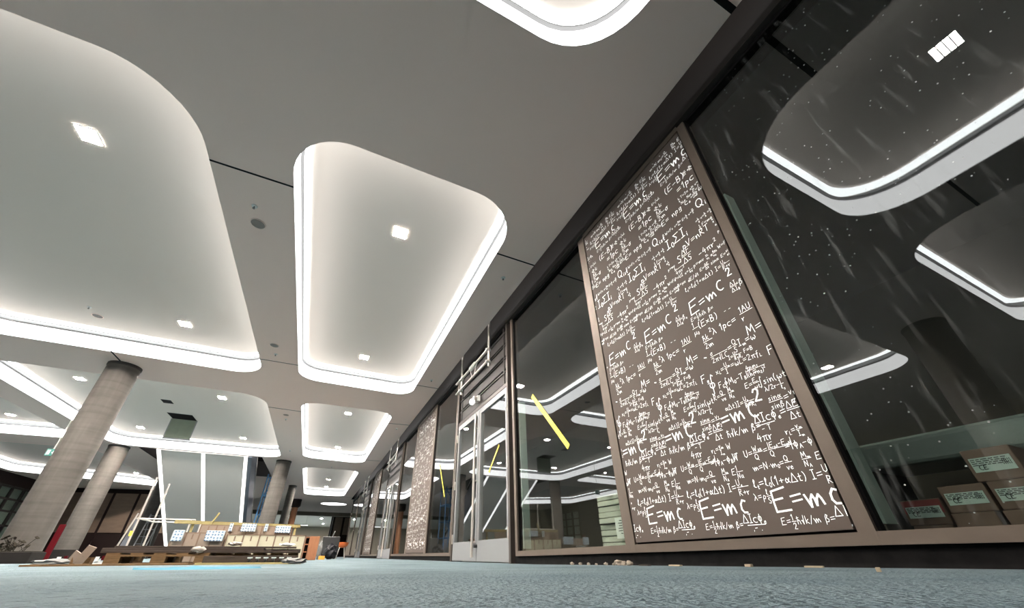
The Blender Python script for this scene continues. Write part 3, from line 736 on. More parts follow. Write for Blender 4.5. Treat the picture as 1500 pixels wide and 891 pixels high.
def lettering(width, z0, z1, keep=1.0):
    """all repeats of the writing that fit on a sheet, u = 0 at the left edge of the sheet"""
    mb = MB(); kr = random.Random(8)
    for rep in (0, 1):
        for c in range(-1, 4):
            du = 1.088-0.455*2 + 0.455*c - 0.0; dv = 2.72*rep
            for pts, wd in TILE.q:
                if wd < 0.006 and kr.random() > keep: continue
                P = [(a+du, b+dv) for a, b in pts]
                if min(p[0] for p in P) < 0.012 or max(p[0] for p in P) > width-0.005: continue
                if min(p[1] for p in P) < z0+0.015 or max(p[1] for p in P) > z1-0.015: continue
                hw = wd/2
                for a, b in zip(P[:-1], P[1:]):
                    d = Vector((b[0]-a[0], b[1]-a[1]))
                    if d.length < 1e-5: continue
                    d.normalize(); n_ = Vector((-d.y, d.x))*hw; e = d*hw*0.7
                    q = [Vector(a)-e-n_, Vector(b)+e-n_, Vector(b)+e+n_, Vector(a)-e+n_]
                    k = len(mb.v)
                    mb.v += [Vector((0, -x, y)) for x, y in q]; mb.f.append([k, k+1, k+2, k+3])
    return mb
LET = {}
def equation_panel(y0, y1, lab, fr0=0.065, fr1=0.065):
    """brown sheet with white handwritten equations in a bronze frame, from y0 (near) to y1 (far)"""
    t = thing('equation_panel', (WX, (y0+y1)/2, rail_z((y0+y1)/2)), lab, 'decorative panel', None)
    mb = MB(); post(mb, y0, y0+fr0); post(mb, y1-fr1, y1); slope_rail(mb, y0+fr0, y1-fr1, WX+0.001, XB, 0.052)
    mb.box((WX+0.001, y0+fr0, ZT-0.03), (XB, y1-fr1, ZT+0.028))
    mb.build('frame', M['bronze'], t)
    a = y0+fr0; b = y1-fr1; za = rail_z(a)+0.052; zb = rail_z(b)+0.052
    MB().hexa([(WX+0.03, a, za), (XB, a, za), (XB, b, zb), (WX+0.03, b, zb)], [(WX+0.03, a, ZT-0.03), (XB, a, ZT-0.03), (XB, b, ZT-0.03), (WX+0.03, b, ZT-0.03)]).build('shadow_gap', M['black'], t)
    g = 0.012
    s = MB().hexa([(WX+0.004, a+g, za+g), (WX+0.028, a+g, za+g), (WX+0.028, b-g, zb+g), (WX+0.004, b-g, zb+g)],
                  [(WX+0.004, a+g, ZT-0.03-g), (WX+0.028, a+g, ZT-0.03-g), (WX+0.028, b-g, ZT-0.03-g), (WX+0.004, b-g, ZT-0.03-g)])
    sh = s.build('sheet', M['sheet'], t)
    wd = b-a
    near = y0 < 3
    if near not in LET:
        L2 = lettering(1.40, 0.065, 3.29-ZC, 1.0 if near else 0.45)
        me = bpy.data.meshes.new('lettering'); me.from_pydata(L2.v, [], L2.f); me.update(); me.materials.append(M['letter'])
        LET[near] = me
    o = bpy.data.objects.new('lettering', LET[near]); COL.objects.link(o); o.parent = sh
    org = t.location
    o.location = (WX+0.002-org.x, b-org.y, ZC-org.z); o.scale = (1, wd/1.40, 1)
    o['label'] = 'white handwritten physics equations'
    return t

pane(-3.45, -1.42, 'shop window behind the camera position')
equation_panel(-1.42, -0.98, 'narrow brown equation panel behind the camera position') if False else None
pane(-1.42+0.4, 0.925, 'large dusty shop window at the right edge of the picture', 0.06, 0.008, dirty=True)
equation_panel(0.925, 2.425, 'large brown panel covered with white handwritten equations beside the big right window', 0.058, 0.05)
pane(2.425, 4.34, 'shop window between the equation panel and the glass doors', 0.05, 0.06)

# ---- glazed double doors with a louvred transom and the pipe frame hanging before it
dn = 1
def door(y0, y1, lab, top=2.27, detail=True):
    global dn
    t = struct_root('door_%d' % dn, (WX, (y0+y1)/2, 0), lab); dn += 1
    zt = top
    mb = MB(); mb.box((WX-0.02, y0, 0.0), (XB, y0+0.055, ZT)); mb.box((WX-0.02, y1-0.055, 0.0), (XB, y1, ZT)); mb.box((WX-0.01, y0+0.055, zt), (XB, y1-0.055, zt+0.06))
    mb.build('door_frame', M['door_frame'], t)
    ym = (y0+y1)/2; fw = 0.07
    for (a, b, far) in ((y0+0.06, ym-0.006, False), (ym+0.006, y1-0.06, True)):
        lf = MB(); x0 = WX-0.005; x1 = WX+0.05
        lf.box((x0, a, 0.012), (x1, a+fw, zt-0.005)); lf.box((x0, b-fw, 0.012), (x1, b, zt-0.005))
        lf.box((x0, a+fw, zt-0.005-0.09), (x1, b-fw, zt-0.005)); lf.box((x0, a+fw, 0.012), (x1, b-fw, 0.27))
        leaf = lf.build('door_leaf', M['alu'], t)
        MB().box((WX+0.018, a+fw-0.005, 0.265), (WX+0.026, b-fw+0.005, zt-0.09)).build('glass', M['glass'], leaf)
        hy = b if far else a
        for hz in (0.25, 1.1, 1.95):
            MB().tube((x0-0.012, hy, hz), (x0-0.012, hy, hz+0.14), 0.012, 8).build('hinge', M['steel'], leaf)
        if far:
            hb = MB().tube((x0-0.05, a+0.05, 0.06), (x0-0.05, a+0.05, zt-0.08), 0.019, 14)
            for hz in (0.25, 1.1, 1.95): hb.tube((x0-0.05, a+0.05, hz), (x0+0.002, a+0.05, hz), 0.012, 8)
            hb.build('pull_handle', M['steel'], leaf, smooth=True)
            if detail: MB().tube((x0-0.05, a-0.02, 0.20), (x0+0.0, a-0.02, 0.20), 0.022, 12).build('lock', M['handle_black'], leaf)
    # louvred transom
    tr = MB(); a = y0+0.055; b = y1-0.055
    tr.box((WX+0.05, a, zt+0.06), (XB, b, ZT)).build('transom_back', M['header'], t)
    lv = MB(); z = zt+0.09
    while z < ZT-0.06:
        lv.box((WX+0.012, a+0.05, z), (WX+0.055, b-0.05, z+0.16)); lv.box((WX-0.004, a+0.02, z+0.165), (WX+0.03, b-0.02, z+0.19)); z += 0.235
    lv.build('transom_slats', M['louvre'], t)
    st = MB(); st.box((WX+0.0, a+0.10, zt+0.06), (WX+0.022, a+0.14, ZT)); st.box((WX+0.0, b-0.14, zt+0.06), (WX+0.022, b-0.10, ZT))
    st.build('transom_stile', M['louvre'], t)
    return t
def pipe_frame(y0, y1, lab, x=WX-0.12, coil=True):
    t = thing('pipe_frame', (x, (y0+y1)/2, 2.78), lab, 'pipe frame')
    for y in (y0, y1): MB().tube((x, y, 2.78), (x, y, H+0.1), 0.022, 12).build('hanger', M['steel'], t, smooth=True)
    for z in (2.86, 3.08): MB().tube((x-0.03, y0-0.05, z), (x-0.03, y1+0.22, z), 0.02, 12).build('crossbar', M['steel'], t, smooth=True)
    for y in (y0, y1):
        for z in (2.86, 3.08): MB().tube((x-0.055, y, z), (x+0.028, y, z), 0.028, 10).build('clamp', M['profile'], t)
    if coil:
        c = MB(); n = 64
        pts = [(x-0.03+0.035*math.cos(k*0.8), y0+0.55+0.25*k/n, 3.07+0.045*math.sin(k*0.8)) for k in range(n)]
        c.path(pts, 0.006, 6)
        pts = [(x-0.03, y0+0.8-0.3*k/8, 3.06-0.22*math.sin(k*math.pi/8)) for k in range(9)]; c.path(pts, 0.006, 6)
        c.build('cable_coil', M['white'], t)
    return t
door(4.42, 6.72, 'glazed aluminium double doors with louvred transom, nearest to the camera')
pipe_frame(4.92, 6.28, 'steel pipe frame hanging over the nearest glass doors')
# lamp on the transom of the nearest doors
lp = thing('wall_lamp', (WX-0.02, 5.62, 2.33), 'small bright glass lamp on the transom of the nearest doors', 'lamp')
MB().tube((WX-0.11, 5.62, 2.46), (WX-0.01, 5.62, 2.46), 0.05, 16).build('bracket', M['steel'], lp)
MB().blob((WX-0.13, 5.62, 2.40), (0.045, 0.06, 0.055), 1, 3, 0.0).build('globe', M['lamp_glass'], lp, smooth=True)
MB().box((WX-0.05, 5.56, 2.42), (WX-0.0, 5.68, 2.52)).build('back_plate', M['white'], lp)

pane(6.80, 8.52, 'shop window just beyond the nearest glass doors', 0.06, 0.05)
equation_panel(8.52, 10.45, 'sparkling equation panel beyond the nearest glass doors', 0.05, 0.05)
pane(10.45, 12.36, 'shop window beyond the second equation panel', 0.05, 0.06)
door(12.38, 14.86, 'second glazed double doors along the shopfront', detail=False)
pipe_frame(12.9, 14.3, 'steel pipe frame hanging over the second glass doors', coil=False)
pane(14.90, 17.0, 'shop window beyond the second doors', 0.06, 0.05)
equation_panel(17.0, 18.9, 'small far equation panel beyond the second glass doors', 0.05, 0.05)
pane(18.9, 20.0, 'narrow shop window before the third doors', 0.05, 0.05)
door(20.0, 22.4, 'third glazed double doors along the shopfront', detail=False)
pipe_frame(20.5, 21.9, 'steel pipe frame hanging over the third, farthest glass doors', coil=False)
pane(22.4, 25.6, 'far shop window beyond the third doors', 0.06, 0.06)
pane(25.6, 29.5, 'last shop window at the far end', 0.06, 0.06)

# ---- inside the shop
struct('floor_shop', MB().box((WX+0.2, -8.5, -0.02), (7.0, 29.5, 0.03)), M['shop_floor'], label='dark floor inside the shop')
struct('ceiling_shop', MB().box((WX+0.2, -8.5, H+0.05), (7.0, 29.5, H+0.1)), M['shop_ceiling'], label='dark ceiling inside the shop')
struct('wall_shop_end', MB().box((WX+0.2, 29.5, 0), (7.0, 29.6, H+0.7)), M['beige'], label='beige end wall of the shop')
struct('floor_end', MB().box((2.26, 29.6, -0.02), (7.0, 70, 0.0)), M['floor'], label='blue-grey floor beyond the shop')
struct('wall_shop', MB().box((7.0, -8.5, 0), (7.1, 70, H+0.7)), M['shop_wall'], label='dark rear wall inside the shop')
struct('trim_30', MB().box((WX+0.115, 0.93, 0.20), (WX+0.175, 0.985, 2.42)), M['return'], label='grey-green jamb board behind the right window') if False else None
def carton(x, ya, yb, z0, z1, dx, lab, band=None, lbl=True):
    t = thing('carton', (x+dx/2, (ya+yb)/2, z0), lab, 'carton', 'cartons behind the right window')
    MB().box((x, ya, z0), (x+dx, yb, z1)).build('box', M['carton_brown'], t, bevel=0.004)
    if band: MB().box((x-0.002, ya+0.004, z0+(z1-z0)*0.45), (x, yb-0.004, z1-0.004)).build('colour_band', M['carton_red'], t)
    if lbl:
        lb = MB().box((x-0.003, ya+0.012, z0+(z1-z0)*0.28), (x-0.0005, yb-0.012, z0+(z1-z0)*0.72)).build('label', M['label'], t)
        k = MB(); h = (z1-z0)*0.44; zz = z0+(z1-z0)*0.28; wy = yb-ya-0.024
        rr = random.Random(int(ya*100)+int(z0*50))
        for i in range(4):
            z = zz+h*(0.88-0.13*i); y = yb-0.016
            while y > ya+0.03:
                l = rr.uniform(0.006, 0.02)
                if y-l < ya+0.016: break
                k.box((x-0.0042, y-l, z-0.002), (x-0.003, y, z+0.001)); y -= l+0.004
        ink = Ink(); ink.text('CE', 0, 0, 0.018, 0.003)
        for pts, wd in ink.q:
            for a, b in zip(pts[:-1], pts[1:]):
                k.tube((x-0.0035, yb-0.03-a[0]*1.0, zz+0.008+a[1]), (x-0.0035, yb-0.03-b[0], zz+0.008+b[1]), 0.0013, 4)
        for i in range(5):
            for j in range(3): k.box((x-0.0042, ya+0.018+i*0.005, zz+h*0.35+j*0.008), (x-0.003, ya+0.020+i*0.005, zz+h*0.35+j*0.008+0.006))
        k.build('print', M['ink'], lb)
    return t
cz = 0.03
def C(a, b, z0, z1, lab, **k): return carton(2.5, a, b, z0+ZC, z1+ZC, 0.30, lab, **k)
C(0.485, 0.625, 0.258, 0.385, 'brown carton with pale label, topmost behind the right window')
C(0.615, 0.755, 0.150, 0.257, 'brown carton with pale label in the middle row, left, behind the right window')
C(0.465, 0.605, 0.150, 0.257, 'brown carton with pale label in the middle row, right, behind the right window')
C(0.765, 0.905, 0.110, 0.215, 'carton with a red band, leftmost behind the right window', band=True)
C(0.63, 0.76, 0.03-ZC+0.001, 0.149, 'brown carton in the bottom row, left, behind the right window')
C(0.48, 0.61, 0.03-ZC+0.001, 0.149, 'brown carton in the bottom row, right, behind the right window')
C(0.77, 0.90, 0.03-ZC+0.001, 0.109, 'brown carton under the red-banded carton behind the right window')
C(0.32, 0.455, 0.03-ZC+0.001, 0.149, 'brown carton at the right edge of the picture, bottom row')
C(0.315, 0.455, 0.150, 0.257, 'brown carton at the right edge of the picture, middle row')
# open flaps of the topmost carton belong to it; a foil covered board leans behind
t = thing('foil_wrapped_slab', (3.3, 0.75, 0.03), 'pale foil-wrapped slab on trestles behind the cartons in the right window', 'slab')
MB().box((3.0, 0.2, 0.52), (3.5, 1.3, 0.66)).build('wrapped_slab', M['foil'], t, bevel=0.02)
for yy in (0.35, 1.15): MB().box((3.05, yy, 0.03), (3.45, yy+0.06, 0.52)).build('trestle_leg', M['dark'], t)
t = thing('display_cabinet', (3.9, 0.3, 0.03), 'dark cabinet with a pale top far behind the cartons', 'cabinet')
MB().box((3.7, -0.6, 0.03), (4.2, 1.4, 0.75)).build('body', M['shop_wall'], t); MB().box((3.68, -0.62, 0.75), (4.22, 1.42, 0.80)).build('top', M['return'], t)
# cream boards stacked behind the second window
t = thing('board_stack', (3.3, 3.6, 0.03), 'stack of cream wrapped boards behind the window left of the equation panel', 'board stack')
bs = random.Random(5); z = 0.03; i = 0
while z < 0.60:
    h = 0.055; o = bs.uniform(-0.02, 0.02)
    MB().box((2.72+o, 2.98+o, z), (3.3+o, 3.40+o, z+h-0.006)).build('board', M['stack'], t, bevel=0.006); z += h
lb = MB().box((2.694, 3.02, 0.22), (2.698, 3.13, 0.40)).build('label', M['white'], t)
k = MB()
for i in range(6): k.box((2.6925, 3.035, 0.37-i*0.022), (2.694, 3.035+0.03+0.05*bs.random(), 0.376-i*0.022))
k.build('print', M['ink'], lb)
# grey-green jamb board seen through the right window
struct('trim_31', MB().box((WX+0.065, 0.895, 0.20), (WX+0.165, 0.915, 2.40)), M['return'], label='grey-green jamb board behind the right window')

struct('trim_32', MB().box((WX+0.065, 4.245, 0.15), (WX+0.16, 4.262, 1.95)), M['return'], label='grey-green jamb board behind the second window')
# yellow tape strips on the glass
def tape(p, q, lab, wd=0.035, x=WX+0.026):
    a = at_x(p[0], p[1], x); b = at_x(q[0], q[1], x); d = (b-a).normalized(); n_ = d.cross(Vector((1, 0, 0))).normalized()*wd/2
    e = Vector((0.0012, 0, 0))
    o = MB().hexa([a-n_, b-n_, b+n_, a+n_], [a-n_+e, b-n_+e, b+n_+e, a+n_+e]).build('tape_strip', M['tape'])
    tag(o, lab, 'tape', 'yellow tape strips on the glass')
tape((779, 580), (833, 655), 'wide yellow tape strip stuck slanting on the window next to the equation panel', 0.06)
tape((731, 652), (716, 692), 'yellow tape strip on the right leaf of the nearest glass doors', 0.035, WX+0.0155)
tape((644, 680), (651, 728), 'thin yellow tape strip on the window beyond the nearest doors', 0.04)

# ------------------------------------------------------------------ columns
def column(x, y, r, lab, top=True):
    t = thing('concrete_column', (x, y, 0), lab, 'column')
    MB().lathe([(r, -0.02), (r, H-0.03)], (x, y, 0), 48).build('shaft', M['concrete'], t, smooth=True)
    MB().lathe([(r+0.002, H-0.06), (r+0.012, H-0.05), (r+0.012, H-0.001), (r, H-0.001)], (x, y, 0), 48).build('collar', M['header'], t, smooth=True)
    return t
column(-4.31, 9.46, 0.265, 'thick concrete column nearest to the camera at the left')
c2 = column(-7.02, 17.75, 0.29, 'concrete column directly behind the nearest one')
MB().lathe([(0.30, 0.0), (0.30, 0.28), (0.29, 0.28)], (-7.02, 17.75, 0), 40).build('plinth', M['planter'], c2, smooth=True)
column(-1.70, 18.0, 0.275, 'concrete column in the middle, beside the stair')
column(-1.55, 24.75, 0.20, 'thinner concrete column behind the middle one')
column(-4.55, 1.75, 0.27, 'concrete column mirrored in the large right window')
column(-7.35, 25.2, 0.45, 'dark concrete column behind the scaffold, left of the stair')
t = thing('brown_column', (-1.45, 31.0, 0), 'slim brown clad column far behind the middle columns', 'column')
MB().lathe([(0.2, 0), (0.2, H)], (-1.45, 31.0, 0), 20).build('shaft', M['cabinet'], t, smooth=True)
MB().lathe([(0.2, 3.0), (0.32, 3.1), (0.32, H-0.001), (0.2, H-0.001)], (-1.45, 31.0, 0), 20).build('capital', M['brown_dark'], t, smooth=True)

# ------------------------------------------------------------------ far walls
struct('wall_back', MB().box((-14.2, -8.7, 0), (2.4, -8.5, H+0.8)), M['dark'], label='dark wall behind the camera')
t = struct_root('wall_left', (-13.7, 15, 0), 'dark left side wall')
MB().box((-13.9, -8.5, 0), (-13.6, 24.8, H)).build('wall_surface', M['dark'], t)
MB().box((-13.9, 24.8, 3.05), (-13.6, 40, H)).box((-13.9, 29.0, 0), (-13.6, 40, 3.05)).build('wall_brown', M['brown_dark'], t)
t = struct_root('window_%d' % wn, (-13.6, 26.8, 0), 'dark gridded window in the left wall'); wn += 1
mb = MB()
for y in (24.8, 25.7, 26.6, 27.5, 28.4, 28.9): mb.box((-13.65, y, 0), (-13.55, y+0.09, 3.05))
for z in (0.0, 0.75, 1.35, 1.95, 2.45, 2.95): mb.box((-13.64, 24.8, z), (-13.56, 29, z+0.08))
mb.build('window_frame', M['header'], t)
MB().box((-13.62, 24.8, 0.05), (-13.61, 29, 3.0)).build('glass', M['glass'], t)
MB().box((-14.1, 24.8, 0.0), (-14.05, 29, 3.05)).build('backing', M['return'], t)
# brown clad wall behind the scaffold
t = struct_root('wall_brown', (-9.5, 29.5, 0), 'brown clad wall behind the columns at the left')
A = Vector((-13.5, 30.6, 0)); B = Vector((-6.2, 29.2, 0)); d = (B-A); Ln = d.length; d.normalize(); nn = Vector((d.y, -d.x, 0))
def wallbox(mb, s0, s1, z0, z1, o0, o1):
    P = lambda s, o, z: A+d*s+nn*o+Vector((0, 0, z))
    mb.hexa([P(s0, o0, z0), P(s1, o0, z0), P(s1, o1, z0), P(s0, o1, z0)], [P(s0, o0, z1), P(s1, o0, z1), P(s1, o1, z1), P(s0, o1, z1)])
mb = MB(); wallbox(mb, 0, Ln, 0, H, -0.2, 0); mb.build('wall_surface', M['brown_dark'], t)
for i in range(6):
    mb = MB(); wallbox(mb, 0.1+i*1.25, 0.1+i*1.25+1.12, 1.25, 3.3, 0, 0.04); mb.build('cladding', M['brown_wall'], t)
for i in range(6):
    mb = MB(); wallbox(mb, i*1.25+0.0, i*1.25+0.06, 0.0, 3.3, 0.04, 0.09); mb.build('upright', M['brown_dark'], t)

# far end
struct('wall_end', MB().box((-14, 60, 0), (7, 60.2, H+0.7)), M['beige'], label='beige wall at the far end')
struct('ceiling_end', MB().box((-14, 40.3, H-0.05), (7.0, 70, H)), M['panel'], label='white ceiling at the far end')
struct('trim_40', MB().box((-14, 39.8, H-0.30), (7.0, 40.3, H+0.1)), M['beige'], label='beige beam across the far ceiling')
t = struct_root('wall_partition', (3.0, 43.6, 0), 'brown clad partition at the far end')
MB().box((1.5, 43.6, 0), (5.2, 43.9, H-0.05)).build('wall_surface', M['brown_dark'], t)
for a, b, z0 in ((1.58, 1.68, 0.02), (1.85, 2.55, 0.02), (2.75, 3.25, 1.9), (3.35, 4.2, 0.02)):
    MB().box((a, 43.54, z0), (b, 43.6, H-0.1)).build('cladding', M['brown_wall'] if a > 1.7 else M['alu'], t)
struct('trim_41', MB().box((3.3, 40.5, 0), (3.7, 43.5, H-0.06)), M['beige'], label='beige pier at the far end')
for i, (x, y) in enumerate(((-2.6, 46.0), (0.6, 46.0), (-2.4, 54.0), (1.0, 54.0))):
    z = H-0.05
    t = thing('round_downlight', (x, y, z-0.012), ['nearer left of the round downlights in the white far ceiling', 'nearer right of the round downlights in the white far ceiling', 'farther left of the round downlights in the white far ceiling', 'farther right of the round downlights in the white far ceiling'][i], 'downlight', 'round downlights at the far end')
    MB().lathe([(0.0, -0.008), (0.10, -0.008), (0.10, -0.001)], (x, y, z), 20).build('lens', M['down_far'], t)
    MB().lathe([(0.10, -0.012), (0.125, -0.012), (0.125, -0.001)], (x, y, z), 20).build('frame', M['white'], t)
t = thing('strip_lamp', (-1.2, 42.6, 2.3), 'long white strip lamp glowing at the far end', 'lamp')
MB().box((-2.4, 42.5, 2.62), (-0.5, 42.7, 2.68)).build('housing', M['white'], t); MB().box((-2.38, 42.52, 2.60), (-0.52, 42.68, 2.62)).build('tube', M['rim'], t)
for xx in (-2.2, -0.7): MB().tube((xx, 42.6, 2.68), (xx, 42.6, H-0.05), 0.01, 6).build('rod', M['steel'], t)

# ------------------------------------------------------------------ stair coming down through the ceiling
SL = 0.555
def soff(y): return H - SL*(y-17.62)
YB = 17.62+(H-0.06)/SL
t = thing('staircase', (-4.45, 21, 0), 'grey underside of the stair with three vertical light lines', 'staircase')
mb = MB(); y0 = 17.66; th = 0.5
mb.hexa([(-5.93, y0, soff(y0)), (-2.96, y0, soff(y0)), (-2.96, YB, soff(YB)), (-5.93, YB, soff(YB))],
        [(-5.93, y0, soff(y0)+0.12), (-2.96, y0, soff(y0)+0.12), (-2.96, YB, soff(YB)+0.12), (-5.93, YB, soff(YB)+0.12)])
mb.build('soffit', M['soffit'], t)
for x in (-5.85, -4.47, -3.05):
    a = 17.64; b = YB-0.1; w_ = 0.055
    MB().hexa([(x-w_, a, soff(a)-0.008), (x+w_, a, soff(a)-0.008), (x+w_, b, soff(b)-0.008), (x-w_, b, soff(b)-0.008)],
              [(x-w_, a, soff(a)), (x+w_, a, soff(a)), (x+w_, b, soff(b)), (x-w_, b, soff(b))]).build('light_line', M['rim'], t)
for x0, x1 in ((-5.925, -5.86), (-2.96, -2.84)):
    zo = 0.13 if x0 < -4 else -0.02
    MB().hexa([(x0, y0, soff(y0)+zo), (x1, y0, soff(y0)+zo), (x1, YB, soff(YB)+zo), (x0, YB, soff(YB)+zo)],
              [(x0, y0, soff(y0)+0.9), (x1, y0, soff(y0)+0.9), (x1, YB, soff(YB)+0.9), (x0, YB, soff(YB)+0.9)]).build('stringer', M['side'], t)
st = MB(); n_ = 16
for i in range(n_):
    ya = y0+0.3+i*(YB-y0-0.4)/n_; z = soff(ya)+0.12
    st.box((-5.92, ya, z-0.02), (-2.97, ya+0.36, z+0.14))
st.build('steps', M['side'], t)
for x in (-5.98, -2.90):
    MB().tube((x, y0, soff(y0)+1.25), (x, YB, soff(YB)+1.25), 0.025, 10).build('handrail', M['steel'], t)
struct('trim_50', MB().box((-6.7, 22.2, H-0.001), (-2.2, 22.3, H+0.7)), M['dark'], label='dark edge of the stair opening')

# blue scaffold tower seen beside the stair
t = thing('blue_scaffold_tower', (-2.2, 21.4, 0), 'blue steel scaffold tower between the stair and the middle column', 'scaffold')
TX0, TX1, TY0, TY1 = -2.46, -1.9, 20.9, 21.9
for (x, y) in ((TX0, TY0), (TX1, TY0), (TX0, TY1), (TX1, TY1)): MB().tube((x, y, 0), (x, y, 3.45), 0.03, 8).build('standard', M['blue'], t)
for z in (0.9, 1.7, 2.5, 3.3):
    for (a, b) in (((TX0, TY0), (TX1, TY0)), ((TX0, TY1), (TX1, TY1))): MB().tube((a[0], a[1], z), (b[0], b[1], z), 0.025, 8).build('ledger', M['blue'], t)
for z in (0.9, 2.5): MB().tube((TX0, TY0, z), (TX1, TY0, z+0.8), 0.02, 8).build('brace', M['blue'], t)
MB().box((TX0, TY0, 2.5), (TX1, TY1, 2.55)).build('deck', M['blue'], t)

# scaffold trestle, leaning sheets and ladder at the left
t = thing('scaffold_frame', (-4.3, 14.0, 0), 'pale tubular scaffold frame left of the stair lights', 'scaffold')
for (a, b) in (((-4.38, 14, 0), (-4.38, 14, 2.05)), ((-4.38, 15.2, 0), (-4.38, 15.2, 2.05)), ((-3.2, 14, 0), (-3.2, 14, 1.0)), ((-3.2, 15.2, 0), (-3.2, 15.2, 1.0))):
    MB().tube(a, b, 0.024, 10).build('upright', M['steel'], t)
for (a, b) in (((-4.42, 14, 0.98), (-3.1, 14, 0.98)), ((-4.42, 15.2, 0.98), (-3.1, 15.2, 0.98)), ((-4.38, 13.9, 0.98), (-4.38, 15.3, 0.98)), ((-4.42, 14, 0.22), (-3.1, 14, 0.22))):
    MB().tube(a, b, 0.02, 10).build('rail', M['steel'], t)
MB().obox((-4.40, 14.0, 0.62), (0.06, 0.06, 0.12)).build('marker', M['tape'], t)
a = at_y(167, 802, 14.15); b = at_y(203, 752, 14.15)
MB().tube((a.x, 14.15, 0.0), b, 0.02, 8).build('brace', M['steel'], t)
t = thing('leaning_sheet', (a.x+0.3, 14.3, 0), 'dark triangular sheet behind the brace of the scaffold frame', 'sheet')
MB().add([(a.x+0.03, 14.24, 0.0), (b.x-0.02, 14.24, b.z-0.1), (-4.46, 14.24, 0.9), (-4.46, 14.24, 0.0), (a.x+0.03, 14.27, 0.0), (b.x-0.02, 14.27, b.z-0.1), (-4.46, 14.27, 0.9), (-4.46, 14.27, 0.0)],
         [(0, 1, 2, 3), (7, 6, 5, 4), (0, 4, 5, 1), (1, 5, 6, 2), (2, 6, 7, 3), (3, 7, 4, 0)]).build('sheet', M['side'], t)
t = thing('stepladder', (-6.1, 23, 0), 'aluminium stepladder standing left of the stair lights', 'ladder')
l0 = at_y(222, 803, 23.0); l1 = at_y(240, 765, 23.0)
X0 = -6.88
for s in (0, 0.42): MB().tube((X0+s, 22.6, 0), (X0+s+0.05, 23.0, 1.75), 0.025, 8).build('stile', M['alu'], t)
for s in (0.05, 0.37): MB().tube((X0+s, 23.5, 0), (X0+s, 23.05, 1.75), 0.02, 8).build('rear_leg', M['alu'], t)
for i in range(6): MB().obox((X0+0.215+0.05*(0.28*(i+1)/1.75), 22.6+0.4*(0.28*(i+1)/1.75), 0.28*(i+1)), (0.40, 0.08, 0.025)).build('tread', M['alu'], t)

# ------------------------------------------------------------------ hatch in the cove behind the column
t = thing('ceiling_hatch', (-4.2, 12.6, ZP), 'open ceiling hatch with hanging green-grey flap', 'hatch')
a = at_z(244, 604, ZP-0.004); b = at_z(282, 609, ZP-0.004)
hx0, hx1, hy = a.x, b.x, (a.y+b.y)/2
MB().box((hx0, hy, ZP-0.006), (hx1, hy+0.62, ZP-0.001)).build('opening', M['black'], t)
MB().hexa([(hx0, hy+0.60, ZP-0.62), (hx1, hy+0.60, ZP-0.62), (hx1, hy+0.62, ZP-0.62), (hx0, hy+0.62, ZP-0.62)], [(hx0, hy+0.60, ZP-0.01), (hx1, hy+0.60, ZP-0.01), (hx1, hy+0.62, ZP-0.01), (hx0, hy+0.62, ZP-0.01)]).build('flap', M['green_hatch'], t)
e = 0.025; fr_ = MB()
for bx in (((hx0-e, hy+0.595, ZP-0.65), (hx0, hy+0.625, ZP-0.01)), ((hx1, hy+0.595, ZP-0.65), (hx1+e, hy+0.625, ZP-0.01)), ((hx0-e, hy+0.595, ZP-0.65), (hx1+e, hy+0.625, ZP-0.62))): fr_.box(*bx)
fr_.build('flap_frame', M['alu'], t)
a = at_z(235, 585, ZP-0.004); b = at_z(252, 589, ZP-0.004)
tag(MB().box((a.x, a.y, ZP-0.008), (b.x, a.y+0.30, ZP-0.001)).build('ceiling_slot', M['black']), 'small black slot in the ceiling next to the open hatch', 'ceiling opening')

# exit sign hanging at the left
t = thing('exit_sign', (-6.87, 14.0, 2.43), 'small green exit sign left of the nearest column', 'sign')
p = at_y(75.5, 663, 14.0)
MB().box((p.x-0.11, 13.99, p.z-0.09), (p.x+0.11, 14.02, p.z+0.09)).build('panel', M['exit'], t)
k = MB()
k.box((p.x-0.09, 13.985, p.z-0.06), (p.x-0.03, 13.99, p.z+0.06)); k.obox((p.x+0.03, 13.987, p.z), (0.05, 0.006, 0.018)); k.obox((p.x+0.045, 13.987, p.z+0.02), (0.05, 0.006, 0.016), ry=0.8); k.obox((p.x+0.045, 13.987, p.z-0.02), (0.05, 0.006, 0.016), ry=-0.8)
k.build('pictogram', M['white'], t)
MB().tube((p.x, 14.005, p.z+0.09), (p.x, 14.005, ZP), 0.008, 6).build('rod', M['steel'], t)

# ------------------------------------------------------------------ things on the floor
# planter with dry plants at the foot of the nearest column
t = thing('planter_box', (-4.3, 8.75, 0), 'low dark planter trough in front of the nearest column', 'planter')
MB().box((-4.95, 8.55, 0), (-3.74, 8.95, 0.15)).build('trough', M['planter'], t, bevel=0.01)
MB().box((-4.92, 8.58, 0.15), (-3.77, 8.92, 0.16)).build('soil', M['plant'], t)
pl = MB(); rr = random.Random(4)
for i in range(26):
    x = rr.uniform(-4.16, -3.92); y = rr.uniform(8.6, 8.8); a = rr.uniform(0, 6.28); l = rr.uniform(0.05, 0.16); z1 = 0.15+rr.uniform(0.05, 0.20)
    b_ = Vector((x+l*math.cos(a), y+l*0.4*math.sin(a), z1)); pl.tube((x, y, 0.155), b_, 0.004, 5)
    pl.obox(b_, (0.06, 0.03, 0.006), a, 0.4, 0.5)
pl.build('dry_plant', M['plant'], t)
tag(MB().box((-5.90, 14.0, 0.0), (-5.78, 14.04, 0.80)).build('red_board', M['red'], bevel=0.005), 'red board standing between the two left columns', 'board')

